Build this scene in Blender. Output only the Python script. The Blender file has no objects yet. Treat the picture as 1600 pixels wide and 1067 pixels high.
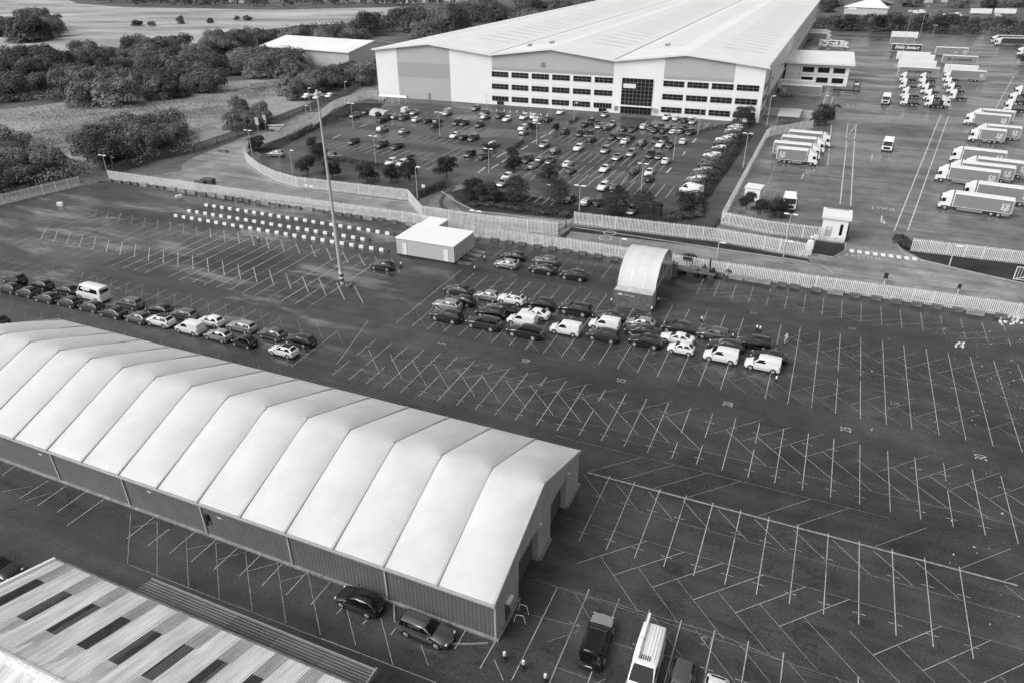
import bpy, math, random
import numpy as np
from mathutils import Vector, Matrix
random.seed(7)
RNG = np.random.default_rng(7)
SC = bpy.context.scene
COL = SC.collection
PI = math.pi
# ------------------------------------------------------------------ camera model (fitted to the site plan)
FOC, PITCH, ROLL, CAMH = 1115.6, 0.505824, 0.0072648, 48.0
PX, PY = 800.0, 533.5
def _cam_axes():
    f = Vector((0, math.cos(PITCH), -math.sin(PITCH))); r = Vector((1, 0, 0)); d = f.cross(r)
    c, s = math.cos(ROLL), math.sin(ROLL)
    return r*c + d*s, d*c - r*s, f
AR, AD, AF = _cam_axes()
CAMP = Vector((0, 0, CAMH))
def ray(x, y):
    return AR*((x-PX)/FOC) + AD*((y-PY)/FOC) + AF
def G(x, y, z=0.0):
    d = ray(x, y); t = (z-CAMH)/d.z
    return CAMP + d*t
TH = -0.410129                       # site grid: u along the marquee, v across it
O = G(912, 740)
UU = Vector((math.cos(TH), math.sin(TH), 0)); VV = Vector((-math.sin(TH), math.cos(TH), 0))
def U(u, v, z=0.0):
    p = O + UU*u + VV*v; p.z = z
    return p
def UVof(p):
    d = Vector(p)-O
    return d.dot(UU), d.dot(VV)
def height(base, top):
    B = G(*base); d = ray(*top); h = Vector((d.x, d.y, 0)); k = (B.x*h.x+B.y*h.y)/h.dot(h)
    return CAMH + d.z*k
# ------------------------------------------------------------------ scene graph helpers
def tag(o, label=None, cat=None, group=None, kind=None):
    if label: o['label'] = label
    if cat: o['category'] = cat
    if group: o['group'] = group
    if kind: o['kind'] = kind
    return o
def empty(name, loc, rz=0.0, label=None, cat=None, group=None):
    o = bpy.data.objects.new(name, None); COL.objects.link(o)
    o.location = loc; o.rotation_euler = (0, 0, rz); o.empty_display_size = 0.3
    return tag(o, label, cat, group)
def link(name, me, parent=None, loc=None, rz=None):
    o = bpy.data.objects.new(name, me); COL.objects.link(o)
    if parent: o.parent = parent
    if loc is not None: o.location = loc
    if rz is not None: o.rotation_euler = (0, 0, rz)
    return o
class MB:
    """collects faces for ONE mesh object"""
    def __init__(s): s.v = []; s.f = []; s.m = []
    def face(s, pts, m=0):
        b = len(s.v); s.v += [tuple(p) for p in pts]; s.f.append(tuple(range(b, b+len(pts)))); s.m.append(m); return s
    def raw(s, vs, fs, m=0):
        b = len(s.v); s.v += [tuple(p) for p in vs]
        for q in fs: s.f.append(tuple(b+i for i in q)); s.m.append(m)
        return s
    def box(s, x0, x1, y0, y1, z0, z1, m=0):
        vs = [(x0,y0,z0),(x1,y0,z0),(x1,y1,z0),(x0,y1,z0),(x0,y0,z1),(x1,y0,z1),(x1,y1,z1),(x0,y1,z1)]
        return s.raw(vs, [(0,3,2,1),(4,5,6,7),(0,1,5,4),(1,2,6,5),(2,3,7,6),(3,0,4,7)], m)
    def bbox(s, x0, x1, y0, y1, z0, z1, c, m=0):
        """box with its upright and top edges chamfered"""
        def ring(i, z): return [(x0+c+i,y0+i,z),(x1-c-i,y0+i,z),(x1-i,y0+c+i,z),(x1-i,y1-c-i,z),(x1-c-i,y1-i,z),(x0+c+i,y1-i,z),(x0+i,y1-c-i,z),(x0+i,y0+c+i,z)]
        vs = ring(0,z0)+ring(0,z1-c)+ring(c*.8,z1)
        fs = [tuple(range(7,-1,-1)), tuple(range(16,24))]
        for k in (0,8):
            for i in range(8): j=(i+1)%8; fs.append((k+i,k+j,k+8+j,k+8+i))
        return s.raw(vs, fs, m)
    def obox(s, p, q, w, h, m=0, z=0.0):
        """bar of width w and height h lying along p-q (ground points)"""
        p = Vector(p); q = Vector(q); d = (q-p); d.z = 0; n = Vector((-d.y, d.x, 0)).normalized()*(w/2)
        a = [p-n, q-n, q+n, p+n]
        vs = [(t.x,t.y,t.z+z) for t in a]+[(t.x,t.y,t.z+z+h) for t in a]
        return s.raw(vs, [(0,3,2,1),(4,5,6,7),(0,1,5,4),(1,2,6,5),(2,3,7,6),(3,0,4,7)], m)
    def tube(s, p, q, r0, r1=None, n=8, m=0, cap=True):
        r1 = r0 if r1 is None else r1
        p = Vector(p); q = Vector(q); d = (q-p).normalized()
        a = d.orthogonal().normalized(); b = d.cross(a)
        vs = []
        for c, r in ((p, r0), (q, r1)):
            for i in range(n):
                t = 2*PI*i/n; vs.append(c + a*(r*math.cos(t)) + b*(r*math.sin(t)))
        fs = [(i, (i+1)%n, n+(i+1)%n, n+i) for i in range(n)]
        if cap: fs += [tuple(range(n-1,-1,-1)), tuple(range(n, 2*n))]
        return s.raw(vs, fs, m)
    def prism(s, prof, y0, y1, m=0):
        """profile in x,z pushed along y"""
        n = len(prof); vs = [(x,y0,z) for x,z in prof]+[(x,y1,z) for x,z in prof]
        return s.raw(vs, [tuple(range(n)), tuple(range(2*n-1,n-1,-1))]+[(i, n+i, n+(i+1)%n, (i+1)%n) for i in range(n)], m)
    def ball(s, c, r, n=10, k=6, m=0, rz=None):
        rz = rz or r; vs = []; fs = []
        for j in range(1, k):
            t = PI*j/k
            for i in range(n): vs.append((c[0]+r*math.sin(t)*math.cos(2*PI*i/n), c[1]+r*math.sin(t)*math.sin(2*PI*i/n), c[2]+rz*math.cos(t)))
        for j in range(k-2):
            for i in range(n): a=j*n+i; b=j*n+(i+1)%n; fs.append((a, a+n, b+n, b))
        t = len(vs); vs += [(c[0],c[1],c[2]+rz),(c[0],c[1],c[2]-rz)]
        for i in range(n): fs.append((t, i, (i+1)%n)); fs.append((t+1, (k-2)*n+(i+1)%n, (k-2)*n+i))
        return s.raw(vs, fs, m)
    def add(s, o, mat=None, mmap=None):
        b = len(s.v); s.v += [tuple(mat @ Vector(p)) for p in o.v] if mat else o.v
        s.f += [tuple(b+i for i in q) for q in o.f]; s.m += [mmap[i] if mmap else i for i in o.m]; return s
    def mesh(s, name, mats, smooth=None):
        me = bpy.data.meshes.new(name); me.from_pydata(s.v, [], s.f)
        for m in (mats if isinstance(mats, (list, tuple)) else [mats]): me.materials.append(m)
        me.polygons.foreach_set('material_index', s.m)
        if smooth:
            me.polygons.foreach_set('use_smooth', [True]*len(s.f)); me.update()
            me.set_sharp_from_angle(angle=math.radians(smooth))
        me.update(); return me
    def build(s, name, mats, parent=None, smooth=None, loc=None, rz=None):
        return link(name, s.mesh(name, mats, smooth), parent, loc, rz)
def frame(o, rz):
    return Matrix.Translation(o) @ Matrix.Rotation(rz, 4, 'Z')
# ------------------------------------------------------------------ materials (the photograph is black and white: greys only)
def nd(nt, t, **kw):
    n = nt.nodes.new(t)
    for k, v in kw.items():
        if k.startswith('i_'): n.inputs[k[2:]].default_value = v
        else: setattr(n, k, v)
    return n
def g3(v): return (v, v, v, 1)
def mat(name, base, rough=.6, amp=0.0, scale=3.0, metal=0.0, coat=0.0, bump=0.0, bscale=40.0, rand=0.0, spec=.5, detail=4, stretch=None):
    m = bpy.data.materials.new(name); m.use_nodes = True; nt = m.node_tree; L = nt.links.new
    p = nt.nodes['Principled BSDF']; p.inputs['Base Color'].default_value = g3(base); p.inputs['Roughness'].default_value = rough
    p.inputs['Metallic'].default_value = metal; p.inputs['Coat Weight'].default_value = coat; p.inputs['Coat Roughness'].default_value = .08
    p.inputs['Specular IOR Level'].default_value = spec
    tc = nd(nt, 'ShaderNodeTexCoord'); src = tc.outputs['Object']
    if stretch:
        mp = nd(nt, 'ShaderNodeMapping'); mp.inputs['Scale'].default_value = stretch; L(src, mp.inputs['Vector']); src = mp.outputs['Vector']
    val = None
    if amp:
        n = nd(nt, 'ShaderNodeTexNoise', i_Scale=scale, i_Detail=detail, i_Roughness=.6); L(src, n.inputs['Vector'])
        mr = nd(nt, 'ShaderNodeMapRange'); mr.inputs[1].default_value = .3; mr.inputs[2].default_value = .7
        mr.inputs[3].default_value = base*(1-amp); mr.inputs[4].default_value = base*(1+amp); L(n.outputs['Fac'], mr.inputs[0]); val = mr.outputs[0]
    if rand:
        oi = nd(nt, 'ShaderNodeObjectInfo'); mr2 = nd(nt, 'ShaderNodeMapRange'); mr2.inputs[3].default_value = 1-rand; mr2.inputs[4].default_value = 1+rand
        L(oi.outputs['Random'], mr2.inputs[0]); mu = nd(nt, 'ShaderNodeMath', operation='MULTIPLY'); L(mr2.outputs[0], mu.inputs[0])
        if val: L(val, mu.inputs[1])
        else: mu.inputs[1].default_value = base
        val = mu.outputs[0]
    if val:
        cc = nd(nt, 'ShaderNodeCombineColor')
        for k in range(3): L(val, cc.inputs[k])
        L(cc.outputs[0], p.inputs['Base Color'])
    if bump:
        n = nd(nt, 'ShaderNodeTexNoise', i_Scale=bscale, i_Detail=3.0); L(src, n.inputs['Vector'])
        b = nd(nt, 'ShaderNodeBump', i_Strength=bump, i_Distance=.05); L(n.outputs['Fac'], b.inputs['Height']); L(b.outputs[0], p.inputs['Normal'])
    return m
def ground_mat(name, base, amp, rough0, rough1, patch=None, puddle=0.0, streak=.35, spots=0.0, big=.035, joint=0.0, grain=.18):
    """worn wet surface: broad tone drift, tyre streaks along the site grid, grain, drier and wetter films"""
    m = bpy.data.materials.new(name); m.use_nodes = True; nt = m.node_tree; L = nt.links.new
    p = nt.nodes['Principled BSDF']
    tc = nd(nt, 'ShaderNodeTexCoord'); mp = nd(nt, 'ShaderNodeMapping'); mp.vector_type = 'TEXTURE'; mp.inputs['Rotation'].default_value = (0, 0, TH); mp.inputs['Location'].default_value = O
    L(tc.outputs['Object'], mp.inputs['Vector']); uv = mp.outputs['Vector']
    def noise(scale, detail, st=None, w=0.0, rough=.55):
        s = uv
        if st or w:
            q = nd(nt, 'ShaderNodeMapping'); q.inputs['Scale'].default_value = st or (1,1,1); q.inputs['Location'].default_value = (w, w*1.7, 0); L(uv, q.inputs['Vector']); s = q.outputs['Vector']
        n = nd(nt, 'ShaderNodeTexNoise', i_Scale=scale, i_Detail=detail, i_Roughness=rough); L(s, n.inputs['Vector']); return n.outputs['Fac']
    def mr(x, a, b, c, d):
        n = nd(nt, 'ShaderNodeMapRange'); n.interpolation_type = 'SMOOTHSTEP'
        for i, t in zip((1,2,3,4), (a,b,c,d)): n.inputs[i].default_value = t
        L(x, n.inputs[0]); return n.outputs[0]
    def op(o, a, b):
        n = nd(nt, 'ShaderNodeMath', operation=o)
        for i, t in enumerate((a, b)):
            if isinstance(t, (int, float)): n.inputs[i].default_value = t
            else: L(t, n.inputs[i])
        return n.outputs[0]
    v = mr(noise(big, 4), .3, .7, 1-amp, 1+amp)
    v = op('MULTIPLY', v, mr(noise(.25, 6, None, 31), .3, .7, 1-amp*.7, 1+amp*.7))
    v = op('MULTIPLY', v, mr(noise(.5, 4, (.06, 1, 1), 7), .3, .72, 1-streak, 1+streak))
    v = op('MULTIPLY', v, mr(noise(5, 5, None, 3, .8), .3, .7, 1-grain, 1+grain))
    if spots:
        v = op('MULTIPLY', v, mr(noise(1.6, 2, None, 55), .66, .72, 1, 1-spots))
    if joint:
        bk = nd(nt, 'ShaderNodeTexBrick', i_Scale=.16); bk.offset = 0; bk.inputs['Color1'].default_value = g3(1.0); bk.inputs['Color2'].default_value = g3(.84); bk.inputs['Mortar'].default_value = g3(.7); bk.inputs['Mortar Size'].default_value = .004
        L(uv, bk.inputs['Vector']); sep = nd(nt, 'ShaderNodeSeparateColor'); L(bk.outputs['Color'], sep.inputs[0]); v = op('MULTIPLY', v, sep.outputs[0])
    vo = nd(nt, 'ShaderNodeTexVoronoi', feature='DISTANCE_TO_EDGE', i_Scale=.11); wq = nd(nt, 'ShaderNodeVectorMath', operation='ADD'); wn = nd(nt, 'ShaderNodeTexNoise', i_Scale=.35, i_Detail=5.0); L(uv, wn.inputs['Vector']); ws = nd(nt, 'ShaderNodeVectorMath', operation='SCALE'); L(wn.outputs['Color'], ws.inputs[0]); ws.inputs['Scale'].default_value = 5.0; L(uv, wq.inputs[0]); L(ws.outputs[0], wq.inputs[1]); L(wq.outputs[0], vo.inputs['Vector'])
    v = op('MULTIPLY', v, mr(vo.outputs['Distance'], .0, .012, .62, 1))          # cracks
    v = op('MULTIPLY', v, mr(noise(.75, 3, None, 77), .63, .69, 1, .78))          # oil and damp blots
    v = op('MULTIPLY', v, base)
    wet = mr(noise(.06, 5, (.5, 1.4, 1), 91), .38, .62, 0, 1)
    if patch:                                              # pale silt left by standing water, on one side of the site
        sx = nd(nt, 'ShaderNodeSeparateXYZ'); L(uv, sx.inputs[0])
        area = op('MULTIPLY', mr(sx.outputs[0], patch[0], patch[1], 1, 0), mr(sx.outputs[1], patch[2], patch[3], 0, 1))
        pt = op('MULTIPLY', mr(noise(.11, 7, (.32, 1.25, 1), 12, .74), .50, .64, 0, 1), area)
        v = op('ADD', v, op('MULTIPLY', pt, patch[4]))
    r = mr(wet, 0, 1, rough1, rough0)
    if puddle:
        pd = mr(noise(.09, 3, (.6, 1.3, 1), 44), .655, .675, 0, puddle)
        r = op('MULTIPLY', r, op('SUBTRACT', 1.0, pd)); v = op('MULTIPLY', v, op('SUBTRACT', 1.0, op('MULTIPLY', pd, .3)))
    cc = nd(nt, 'ShaderNodeCombineColor')
    for k in range(3): L(v, cc.inputs[k])
    L(cc.outputs[0], p.inputs['Base Color']); L(r, p.inputs['Roughness'])
    b = nd(nt, 'ShaderNodeBump', i_Strength=.25, i_Distance=.01); L(noise(22, 2), b.inputs['Height']); L(b.outputs[0], p.inputs['Normal'])
    return m
def grass_mat(name, lo, hi, scale=.06, st=(1,1,1)):
    m = bpy.data.materials.new(name); m.use_nodes = True; nt = m.node_tree; L = nt.links.new
    p = nt.nodes['Principled BSDF']; p.inputs['Roughness'].default_value = .9; p.inputs['Specular IOR Level'].default_value = .15
    tc = nd(nt, 'ShaderNodeTexCoord'); mp = nd(nt, 'ShaderNodeMapping'); mp.inputs['Rotation'].default_value = (0,0,.4); mp.inputs['Scale'].default_value = st; L(tc.outputs['Object'], mp.inputs[0])
    a = nd(nt, 'ShaderNodeTexNoise', i_Scale=scale, i_Detail=9.0, i_Roughness=.68); L(mp.outputs[0], a.inputs['Vector'])
    b = nd(nt, 'ShaderNodeTexNoise', i_Scale=scale*14, i_Detail=5.0, i_Roughness=.7); L(mp.outputs[0], b.inputs['Vector'])
    mx = nd(nt, 'ShaderNodeMath', operation='MULTIPLY_ADD'); L(b.outputs['Fac'], mx.inputs[0]); mx.inputs[1].default_value = .45; L(a.outputs['Fac'], mx.inputs[2])
    mr = nd(nt, 'ShaderNodeMapRange')
    for i, t in zip((1,2,3,4), (.5,.95,lo,hi)): mr.inputs[i].default_value = t
    L(mx.outputs[0], mr.inputs[0]); cc = nd(nt, 'ShaderNodeCombineColor')
    for k in range(3): L(mr.outputs[0], cc.inputs[k])
    L(cc.outputs[0], p.inputs['Base Color'])
    bp = nd(nt, 'ShaderNodeBump', i_Strength=.8, i_Distance=.6); L(b.outputs['Fac'], bp.inputs['Height']); L(bp.outputs[0], p.inputs['Normal'])
    return m
def paint_mat(name, base, cover, scale=2.0):
    """road paint worn through to the surface below"""
    m = bpy.data.materials.new(name); m.use_nodes = True; nt = m.node_tree; L = nt.links.new
    p = nt.nodes['Principled BSDF']; p.inputs['Base Color'].default_value = g3(base); p.inputs['Roughness'].default_value = .55
    tc = nd(nt, 'ShaderNodeTexCoord')
    a = nd(nt, 'ShaderNodeTexNoise', i_Scale=scale, i_Detail=6.0, i_Roughness=.75); L(tc.outputs['Object'], a.inputs['Vector'])
    b = nd(nt, 'ShaderNodeTexNoise', i_Scale=.12, i_Detail=3.0); L(tc.outputs['Object'], b.inputs['Vector'])
    ad = nd(nt, 'ShaderNodeMath', operation='MULTIPLY_ADD'); L(b.outputs['Fac'], ad.inputs[0]); ad.inputs[1].default_value = .6; L(a.outputs['Fac'], ad.inputs[2])
    mr = nd(nt, 'ShaderNodeMapRange')
    for i, t in zip((1,2,3,4), (.62-.1+(.5-cover)*.3, .9+(.5-cover)*.3, cover*.35, min(1, cover*1.25))): mr.inputs[i].default_value = t
    L(ad.outputs[0], mr.inputs[0])
    t = nd(nt, 'ShaderNodeBsdfTransparent'); mx = nd(nt, 'ShaderNodeMixShader'); L(mr.outputs[0], mx.inputs[0]); L(t.outputs[0], mx.inputs[1]); L(p.outputs[0], mx.inputs[2])
    L(mx.outputs[0], nt.nodes['Material Output'].inputs['Surface'])
    return m
def cow_mat(name):
    m = mat(name, .75, .5); nt = m.node_tree; p = nt.nodes['Principled BSDF']
    tc = nd(nt, 'ShaderNodeTexCoord'); a = nd(nt, 'ShaderNodeTexNoise', i_Scale=.9, i_Detail=1.0); nt.links.new(tc.outputs['Object'], a.inputs['Vector'])
    r = nd(nt, 'ShaderNodeValToRGB'); r.color_ramp.interpolation = 'CONSTANT'; r.color_ramp.elements[0].color = g3(.75); r.color_ramp.elements[1].position = .54; r.color_ramp.elements[1].color = g3(.015)
    nt.links.new(a.outputs['Fac'], r.inputs[0]); nt.links.new(r.outputs[0], p.inputs['Base Color']); return m
M = {}
def mk(k, *a, **kw): M[k] = mat(k, *a, **kw)
mk('fabric', .60, .5, amp=.07, scale=.35, spec=.3, bump=.25, bscale=.9); mk('fabric_seam', .42, .6); mk('alu', .45, .45, amp=.1); mk('wall_dark', .15, .5, amp=.12, scale=.6); mk('wall_gable', .38, .55, amp=.15, scale=.5)
mk('door_dark', .085, .5, amp=.2); mk('concrete', .26, .85, amp=.35, scale=2, bump=.3); mk('concrete_dark', .13, .85, amp=.45, scale=1.5, bump=.3)
mk('paint_white', .78, .3, coat=.8); mk('paint_silver', .50, .30, metal=.7, coat=.8); mk('paint_grey', .20, .28, metal=.8, coat=.9); mk('paint_dark', .035, .25, metal=.4, coat=1.0); mk('paint_black', .006, .2, coat=1.0)
mk('glass', .008, .12, spec=.6); mk('glass_building', .012, .25, spec=.4, amp=.6, scale=.7); mk('rubber', .012, .75); mk('trim', .014, .6); mk('rim', .5, .35, metal=.5); mk('rim_dark', .12, .4, metal=.4)
mk('lamp_lens', .7, .15); mk('tail_lens', .06, .2); mk('plate', .65, .5)
mk('galv', .80, .45, amp=.14, scale=1.2); mk('galv_dark', .30, .5, amp=.2); mk('steel_mast', .5, .5, amp=.12); mk('timber_dark', .10, .85, amp=.4, scale=1)
mk('clad_white', .86, .5, amp=.04, scale=.15); mk('clad_grey', .46, .5, amp=.05, scale=.2); mk('clad_grey_dark', .38, .5, amp=.05, scale=.2); mk('clad_side', .80, .5, amp=.05, scale=.2); mk('roof_white', .80, .45, amp=.06, scale=.12, spec=.4)
mk('roof_light', .52, .4, amp=.08); mk('gutter', .22, .6); mk('lorry_grey', .24, .4, amp=.06, scale=.8); mk('white_gloss', .82, .35, amp=.04); mk('lorry_dark', .05, .4); mk('chassis', .02, .6, amp=.3)
mk('box_wall', .52, .5, amp=.05); mk('box_roof', .84, .5, amp=.04); mk('container', .15, .55, amp=.35, scale=1.2); mk('container_roof', .6, .55, amp=.3, scale=1.5)
mk('block_white', .74, .5, amp=.1, scale=2); mk('block_dark', .07, .6, amp=.3, scale=2)
mk('roof_sheet', .74, .6, amp=.25, scale=.8, stretch=(3,.25,1)); mk('sheet_seam', .26, .7, amp=.5, scale=3); mk('skylight', .055, .35, amp=.4, scale=2); mk('lean_sheet', .085, .5, amp=.45, scale=.9, stretch=(.35,1.5,1)); mk('lean_dark', .045, .5, amp=.4); mk('ridge_cap', .68, .7, amp=.25, scale=4)
mk('leaf_scrub', .15, .75, amp=.55, scale=.22, rand=.6, spec=.2); mk('leaf_dark', .042, .75, amp=.4, scale=.6, rand=.3, spec=.2); mk('leaf_far', .09, .8, amp=.6, scale=.05, spec=.15); mk('leaf_hedge', .07, .8, amp=.5, scale=.4, spec=.2); mk('bark', .06, .9, amp=.4)
mk('skin', .32, .6); mk('cloth_light', .45, .8); mk('cloth_dark', .02, .8); mk('hair', .02, .7); mk('sign_white', .8, .5); mk('sign_dark', .03, .5); mk('kerb', .34, .8, amp=.2); mk('debris', .6, .8, amp=.3)
M['cow'] = cow_mat('cow_print')
M['asphalt'] = ground_mat('asphalt_wet', .047, .30, .15, .55, patch=(-56, -28, 2, 14, .15), puddle=.9, spots=.4, streak=.2, grain=.34)
M['asphalt_staff'] = ground_mat('asphalt_staff', .06, .2, .3, .6, streak=.2)
M['road'] = ground_mat('estate_road', .21, .40, .13, .5, puddle=.8, streak=.2)
M['yard'] = ground_mat('concrete_yard', .150, .34, .14, .45, streak=.22, joint=1.0, puddle=.5)
M['grass'] = grass_mat('rough_grass', .06, .20, .05); M['field'] = grass_mat('pale_field', .12, .62, .016, (.6,2.2,1)); M['meadow'] = grass_mat('meadow', .14, .44, .05); M['verge'] = grass_mat('mown_verge', .022, .07, .2)
M['line'] = paint_mat('line_paint', .6, .60); M['line_faint'] = paint_mat('line_paint_old', .5, .40, 1.2); M['line_solid'] = paint_mat('line_paint_new', .6, .85)
# ================================================================== vehicles
def loft(mb, stations, m=0):
    """stations: (x, zbot, ztop, half width, half width at the shoulder)"""
    rings = []
    for x, zb, zt, hw, ht in stations:
        h = [(0,zb),(hw*.9,zb),(hw*.98,zb+.09),(hw,zb+.5*(zt-zb)),(hw*.975,zt-.13*(zt-zb)),(ht,zt-.012),(ht*.5,zt+.012),(0,zt+.018)]
        rings.append([(x,y,z) for y,z in h]+[(x,-y,z) for y,z in h[-2:0:-1]])
    n = len(rings[0]); vs = [p for r in rings for p in r]; fs = []
    for i in range(len(rings)-1):
        for j in range(n): k=(j+1)%n; fs.append((i*n+j, (i+1)*n+j, (i+1)*n+k, i*n+k))
    fs += [tuple(range(n)), tuple(reversed(range((len(rings)-1)*n, len(rings)*n)))]
    mb.raw(vs, fs, m)
CARS = {  # L W H  hood front z, cowl x z, roof front x, roof rear x, rear base x z, wheel r, wheels x, roof half width, base half width
 'hatch':  dict(L=4.20,W=1.78,H=1.48,hz=.74,cx=.92,cz=.98,rf=.10,rr=-1.45,rb=-1.98,rz=1.02,r=.32,wx=(1.30,-1.28),tw=.59,bw=.80),
 'tiny':   dict(L=3.57,W=1.63,H=1.50,hz=.78,cx=.82,cz=1.0,rf=.12,rr=-1.00,rb=-1.66,rz=1.0,r=.30,wx=(1.12,-1.18),tw=.54,bw=.73),
 'saloon': dict(L=4.70,W=1.82,H=1.44,hz=.72,cx=.95,cz=.96,rf=.05,rr=-1.05,rb=-1.85,rz=1.02,r=.33,wx=(1.42,-1.38),tw=.58,bw=.80),
 'estate': dict(L=4.75,W=1.82,H=1.50,hz=.74,cx=1.02,cz=.98,rf=.20,rr=-1.90,rb=-2.26,rz=1.04,r=.33,wx=(1.42,-1.32),tw=.60,bw=.81),
 'suv':    dict(L=4.50,W=1.86,H=1.68,hz=.92,cx=.95,cz=1.12,rf=.22,rr=-1.62,rb=-2.10,rz=1.14,r=.37,wx=(1.36,-1.34),tw=.64,bw=.83),
 'bigsuv': dict(L=4.90,W=1.98,H=1.76,hz=.98,cx=1.00,cz=1.18,rf=.22,rr=-2.12,rb=-2.36,rz=1.20,r=.40,wx=(1.48,-1.45),tw=.68,bw=.88),
 'mpv':    dict(L=4.55,W=1.83,H=1.66,hz=.80,cx=1.25,cz=1.04,rf=.28,rr=-1.85,rb=-2.15,rz=1.06,r=.33,wx=(1.38,-1.36),tw=.62,bw=.81),
 'pickup': dict(L=5.30,W=1.86,H=1.82,hz=1.02,cx=1.05,cz=1.16,rf=.38,rr=-2.36,rb=-2.58,rz=1.16,r=.40,wx=(1.62,-1.50),tw=.66,bw=.82),
 'van':    dict(L=4.42,W=1.84,H=1.84,hz=.86,cx=1.22,cz=1.12,rf=.48,rr=-2.06,rb=-2.17,rz=1.1,r=.34,wx=(1.36,-1.40),tw=.76,bw=.86),
 'midvan': dict(L=5.00,W=1.92,H=1.96,hz=.92,cx=1.60,cz=1.18,rf=.90,rr=-2.34,rb=-2.45,rz=1.1,r=.36,wx=(1.60,-1.55),tw=.80,bw=.90),
 'minibus':dict(L=5.90,W=2.00,H=2.55,hz=1.05,cx=2.25,cz=1.35,rf=1.50,rr=-2.75,rb=-2.90,rz=1.3,r=.36,wx=(1.95,-1.75),tw=.84,bw=.96),
 'bigvan': dict(L=5.40,W=2.05,H=2.50,hz=1.05,cx=2.02,cz=1.35,rf=1.05,rr=-2.58,rb=-2.68,rz=1.3,r=.36,wx=(1.75,-1.60),tw=.88,bw=.98),
}
VAN = ('van','midvan','minibus','bigvan')
def car_parts(kind):
    c = CARS[kind]; L, W, H = c['L'], c['W'], c['H']; hl = L/2; hw = W/2; van = kind in VAN
    body = MB(); cx, cz, rb, rz, hz = c['cx'], c['cz'], c['rb'], c['rz'], c['hz']
    zb = .21 if c['r'] < .36 else .27; zf = hz-.14
    st = [(hl, zb+.16, zf-.10, hw*.60, hw*.50), (hl-.05, zb+.05, zf, hw*.76, hw*.66), (hl-.22, zb, hz, hw*.92, hw*.80), (hl-.55, zb, hz+.07, hw*.99, hw*.84), (cx+.1, zb, cz-.01, hw, hw*.88), (cx-.5, zb, cz+.02, hw, hw*.93), (0, zb, cz+.03, hw, hw*.94), (rb*.7, zb, rz, hw, hw*.93)]
    if van: st += [(rb+.2, zb, rz, hw*.99, hw*.95), (-hl+.06, zb, rz, hw*.97, hw*.93), (-hl, zb+.12, rz-.05, hw*.94, hw*.9)]
    elif kind == 'saloon': st += [(rb, zb, rz, hw*.97, hw*.86), (-hl+.2, zb+.02, rz-.03, hw*.90, hw*.78), (-hl+.03, zb+.10, rz-.10, hw*.80, hw*.68), (-hl, zb+.18, rz-.2, hw*.72, hw*.6)]
    else: st += [(rb+.15, zb, rz+.01, hw*.96, hw*.88), (-hl+.08, zb+.05, rz-.02, hw*.88, hw*.78), (-hl, zb+.14, rz-.16, hw*.80, hw*.70)]
    loft(body, st)
    tw, bw, zt = c['tw'], c['bw'], H-.03
    rf, rr = c['rf'], c['rr']
    def ring(x, zbse, b, t, zc):
        k = zc-zbse
        h = [(b,zbse-.05),(b-(b-t)*.45,zbse+k*.5),(t,zbse+k*.93),(t*.86,zbse+k),(0,zbse+k+(.025 if k>.1 else 0))]
        return [(x,y,z) for y,z in h]+[(x,-y,z) for y,z in h[-2::-1]]
    rs = [ring(cx, cz, bw*.93, bw*.93, cz+.012), ring(rf+.03, cz+.01, bw, tw*.97, zt-.045), ring(rf-.3, cz+.02, bw*1.01, tw*1.02, zt), ring((rf+rr)/2, cz+.03, bw*1.01, tw*1.03, zt+.01), ring(rr, rz+.01, bw*.98, tw*.96, zt-.05 if not van else zt-.01), ring(rb, rz-.02, bw*(.86 if not van else .97), bw*(.84 if not van else tw/bw), rz if not van else zt-.05)]
    n = 9; vs = [p for r in rs for p in r]; fs = []
    for i in range(5):
        for j in range(n-1): fs.append((i*n+j, i*n+j+1, (i+1)*n+j+1, (i+1)*n+j))
    if van: fs.append(tuple(range(5*n, 6*n)))
    body.raw(vs, fs)
    glass = MB()
    def scr(x0, z0, w0, x1, z1, w1, off):
        d = Vector((x1-x0, 0, z1-z0)); nn = Vector((-d.z, 0, d.x)).normalized()*off
        if off < 0 and False: pass
        def P(t, s): return Vector((x0+d.x*t, s*(w0+(w1-w0)*t), z0+d.z*t))+nn
        glass.face([P(.07,-.93), P(.5,-.95), P(.95,-.9), P(.95,.9), P(.5,.95), P(.07,.93)])
    fz = zt-.05
    scr(cx, cz+.012, bw*.93, rf+.03, fz, tw*.9, -.022)
    if van: pass
    else:
        d = Vector((rb-rr, 0, rz-(zt-.05))); nn = Vector((d.z, 0, -d.x)).normalized()*(.02 if d.z*1 < 0 else .02)
        nn = Vector((-abs(d.z), 0, abs(d.x))).normalized()*.02
        def Q(t, s): return Vector((rr+d.x*t, s*(tw*.9+(bw*.84-tw*.9)*t), zt-.05+d.z*t))+nn
        glass.face([Q(.1,-.86), Q(.82,-.84), Q(.82,.84), Q(.1,.86)])
    def side(xa0, xa1, xb0, xb1, s0=.10, s1=.84):
        """one side window: bottom xa0..xb0, top xa1..xb1 (front to rear)"""
        for sg in (1,-1):
            q = []
            for x, s in ((xa0,s0),(xb0,s0),(xb1,s1),(xa1,s1)):
                y = bw+(tw-bw)*min(1, s/.93)+.022; z = cz+.02+(zt-cz-.02)*s; q.append((x, sg*y, z))
            if s1 > .6:
                qm = []
            glass.face(q if sg < 0 else q[::-1])
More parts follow.
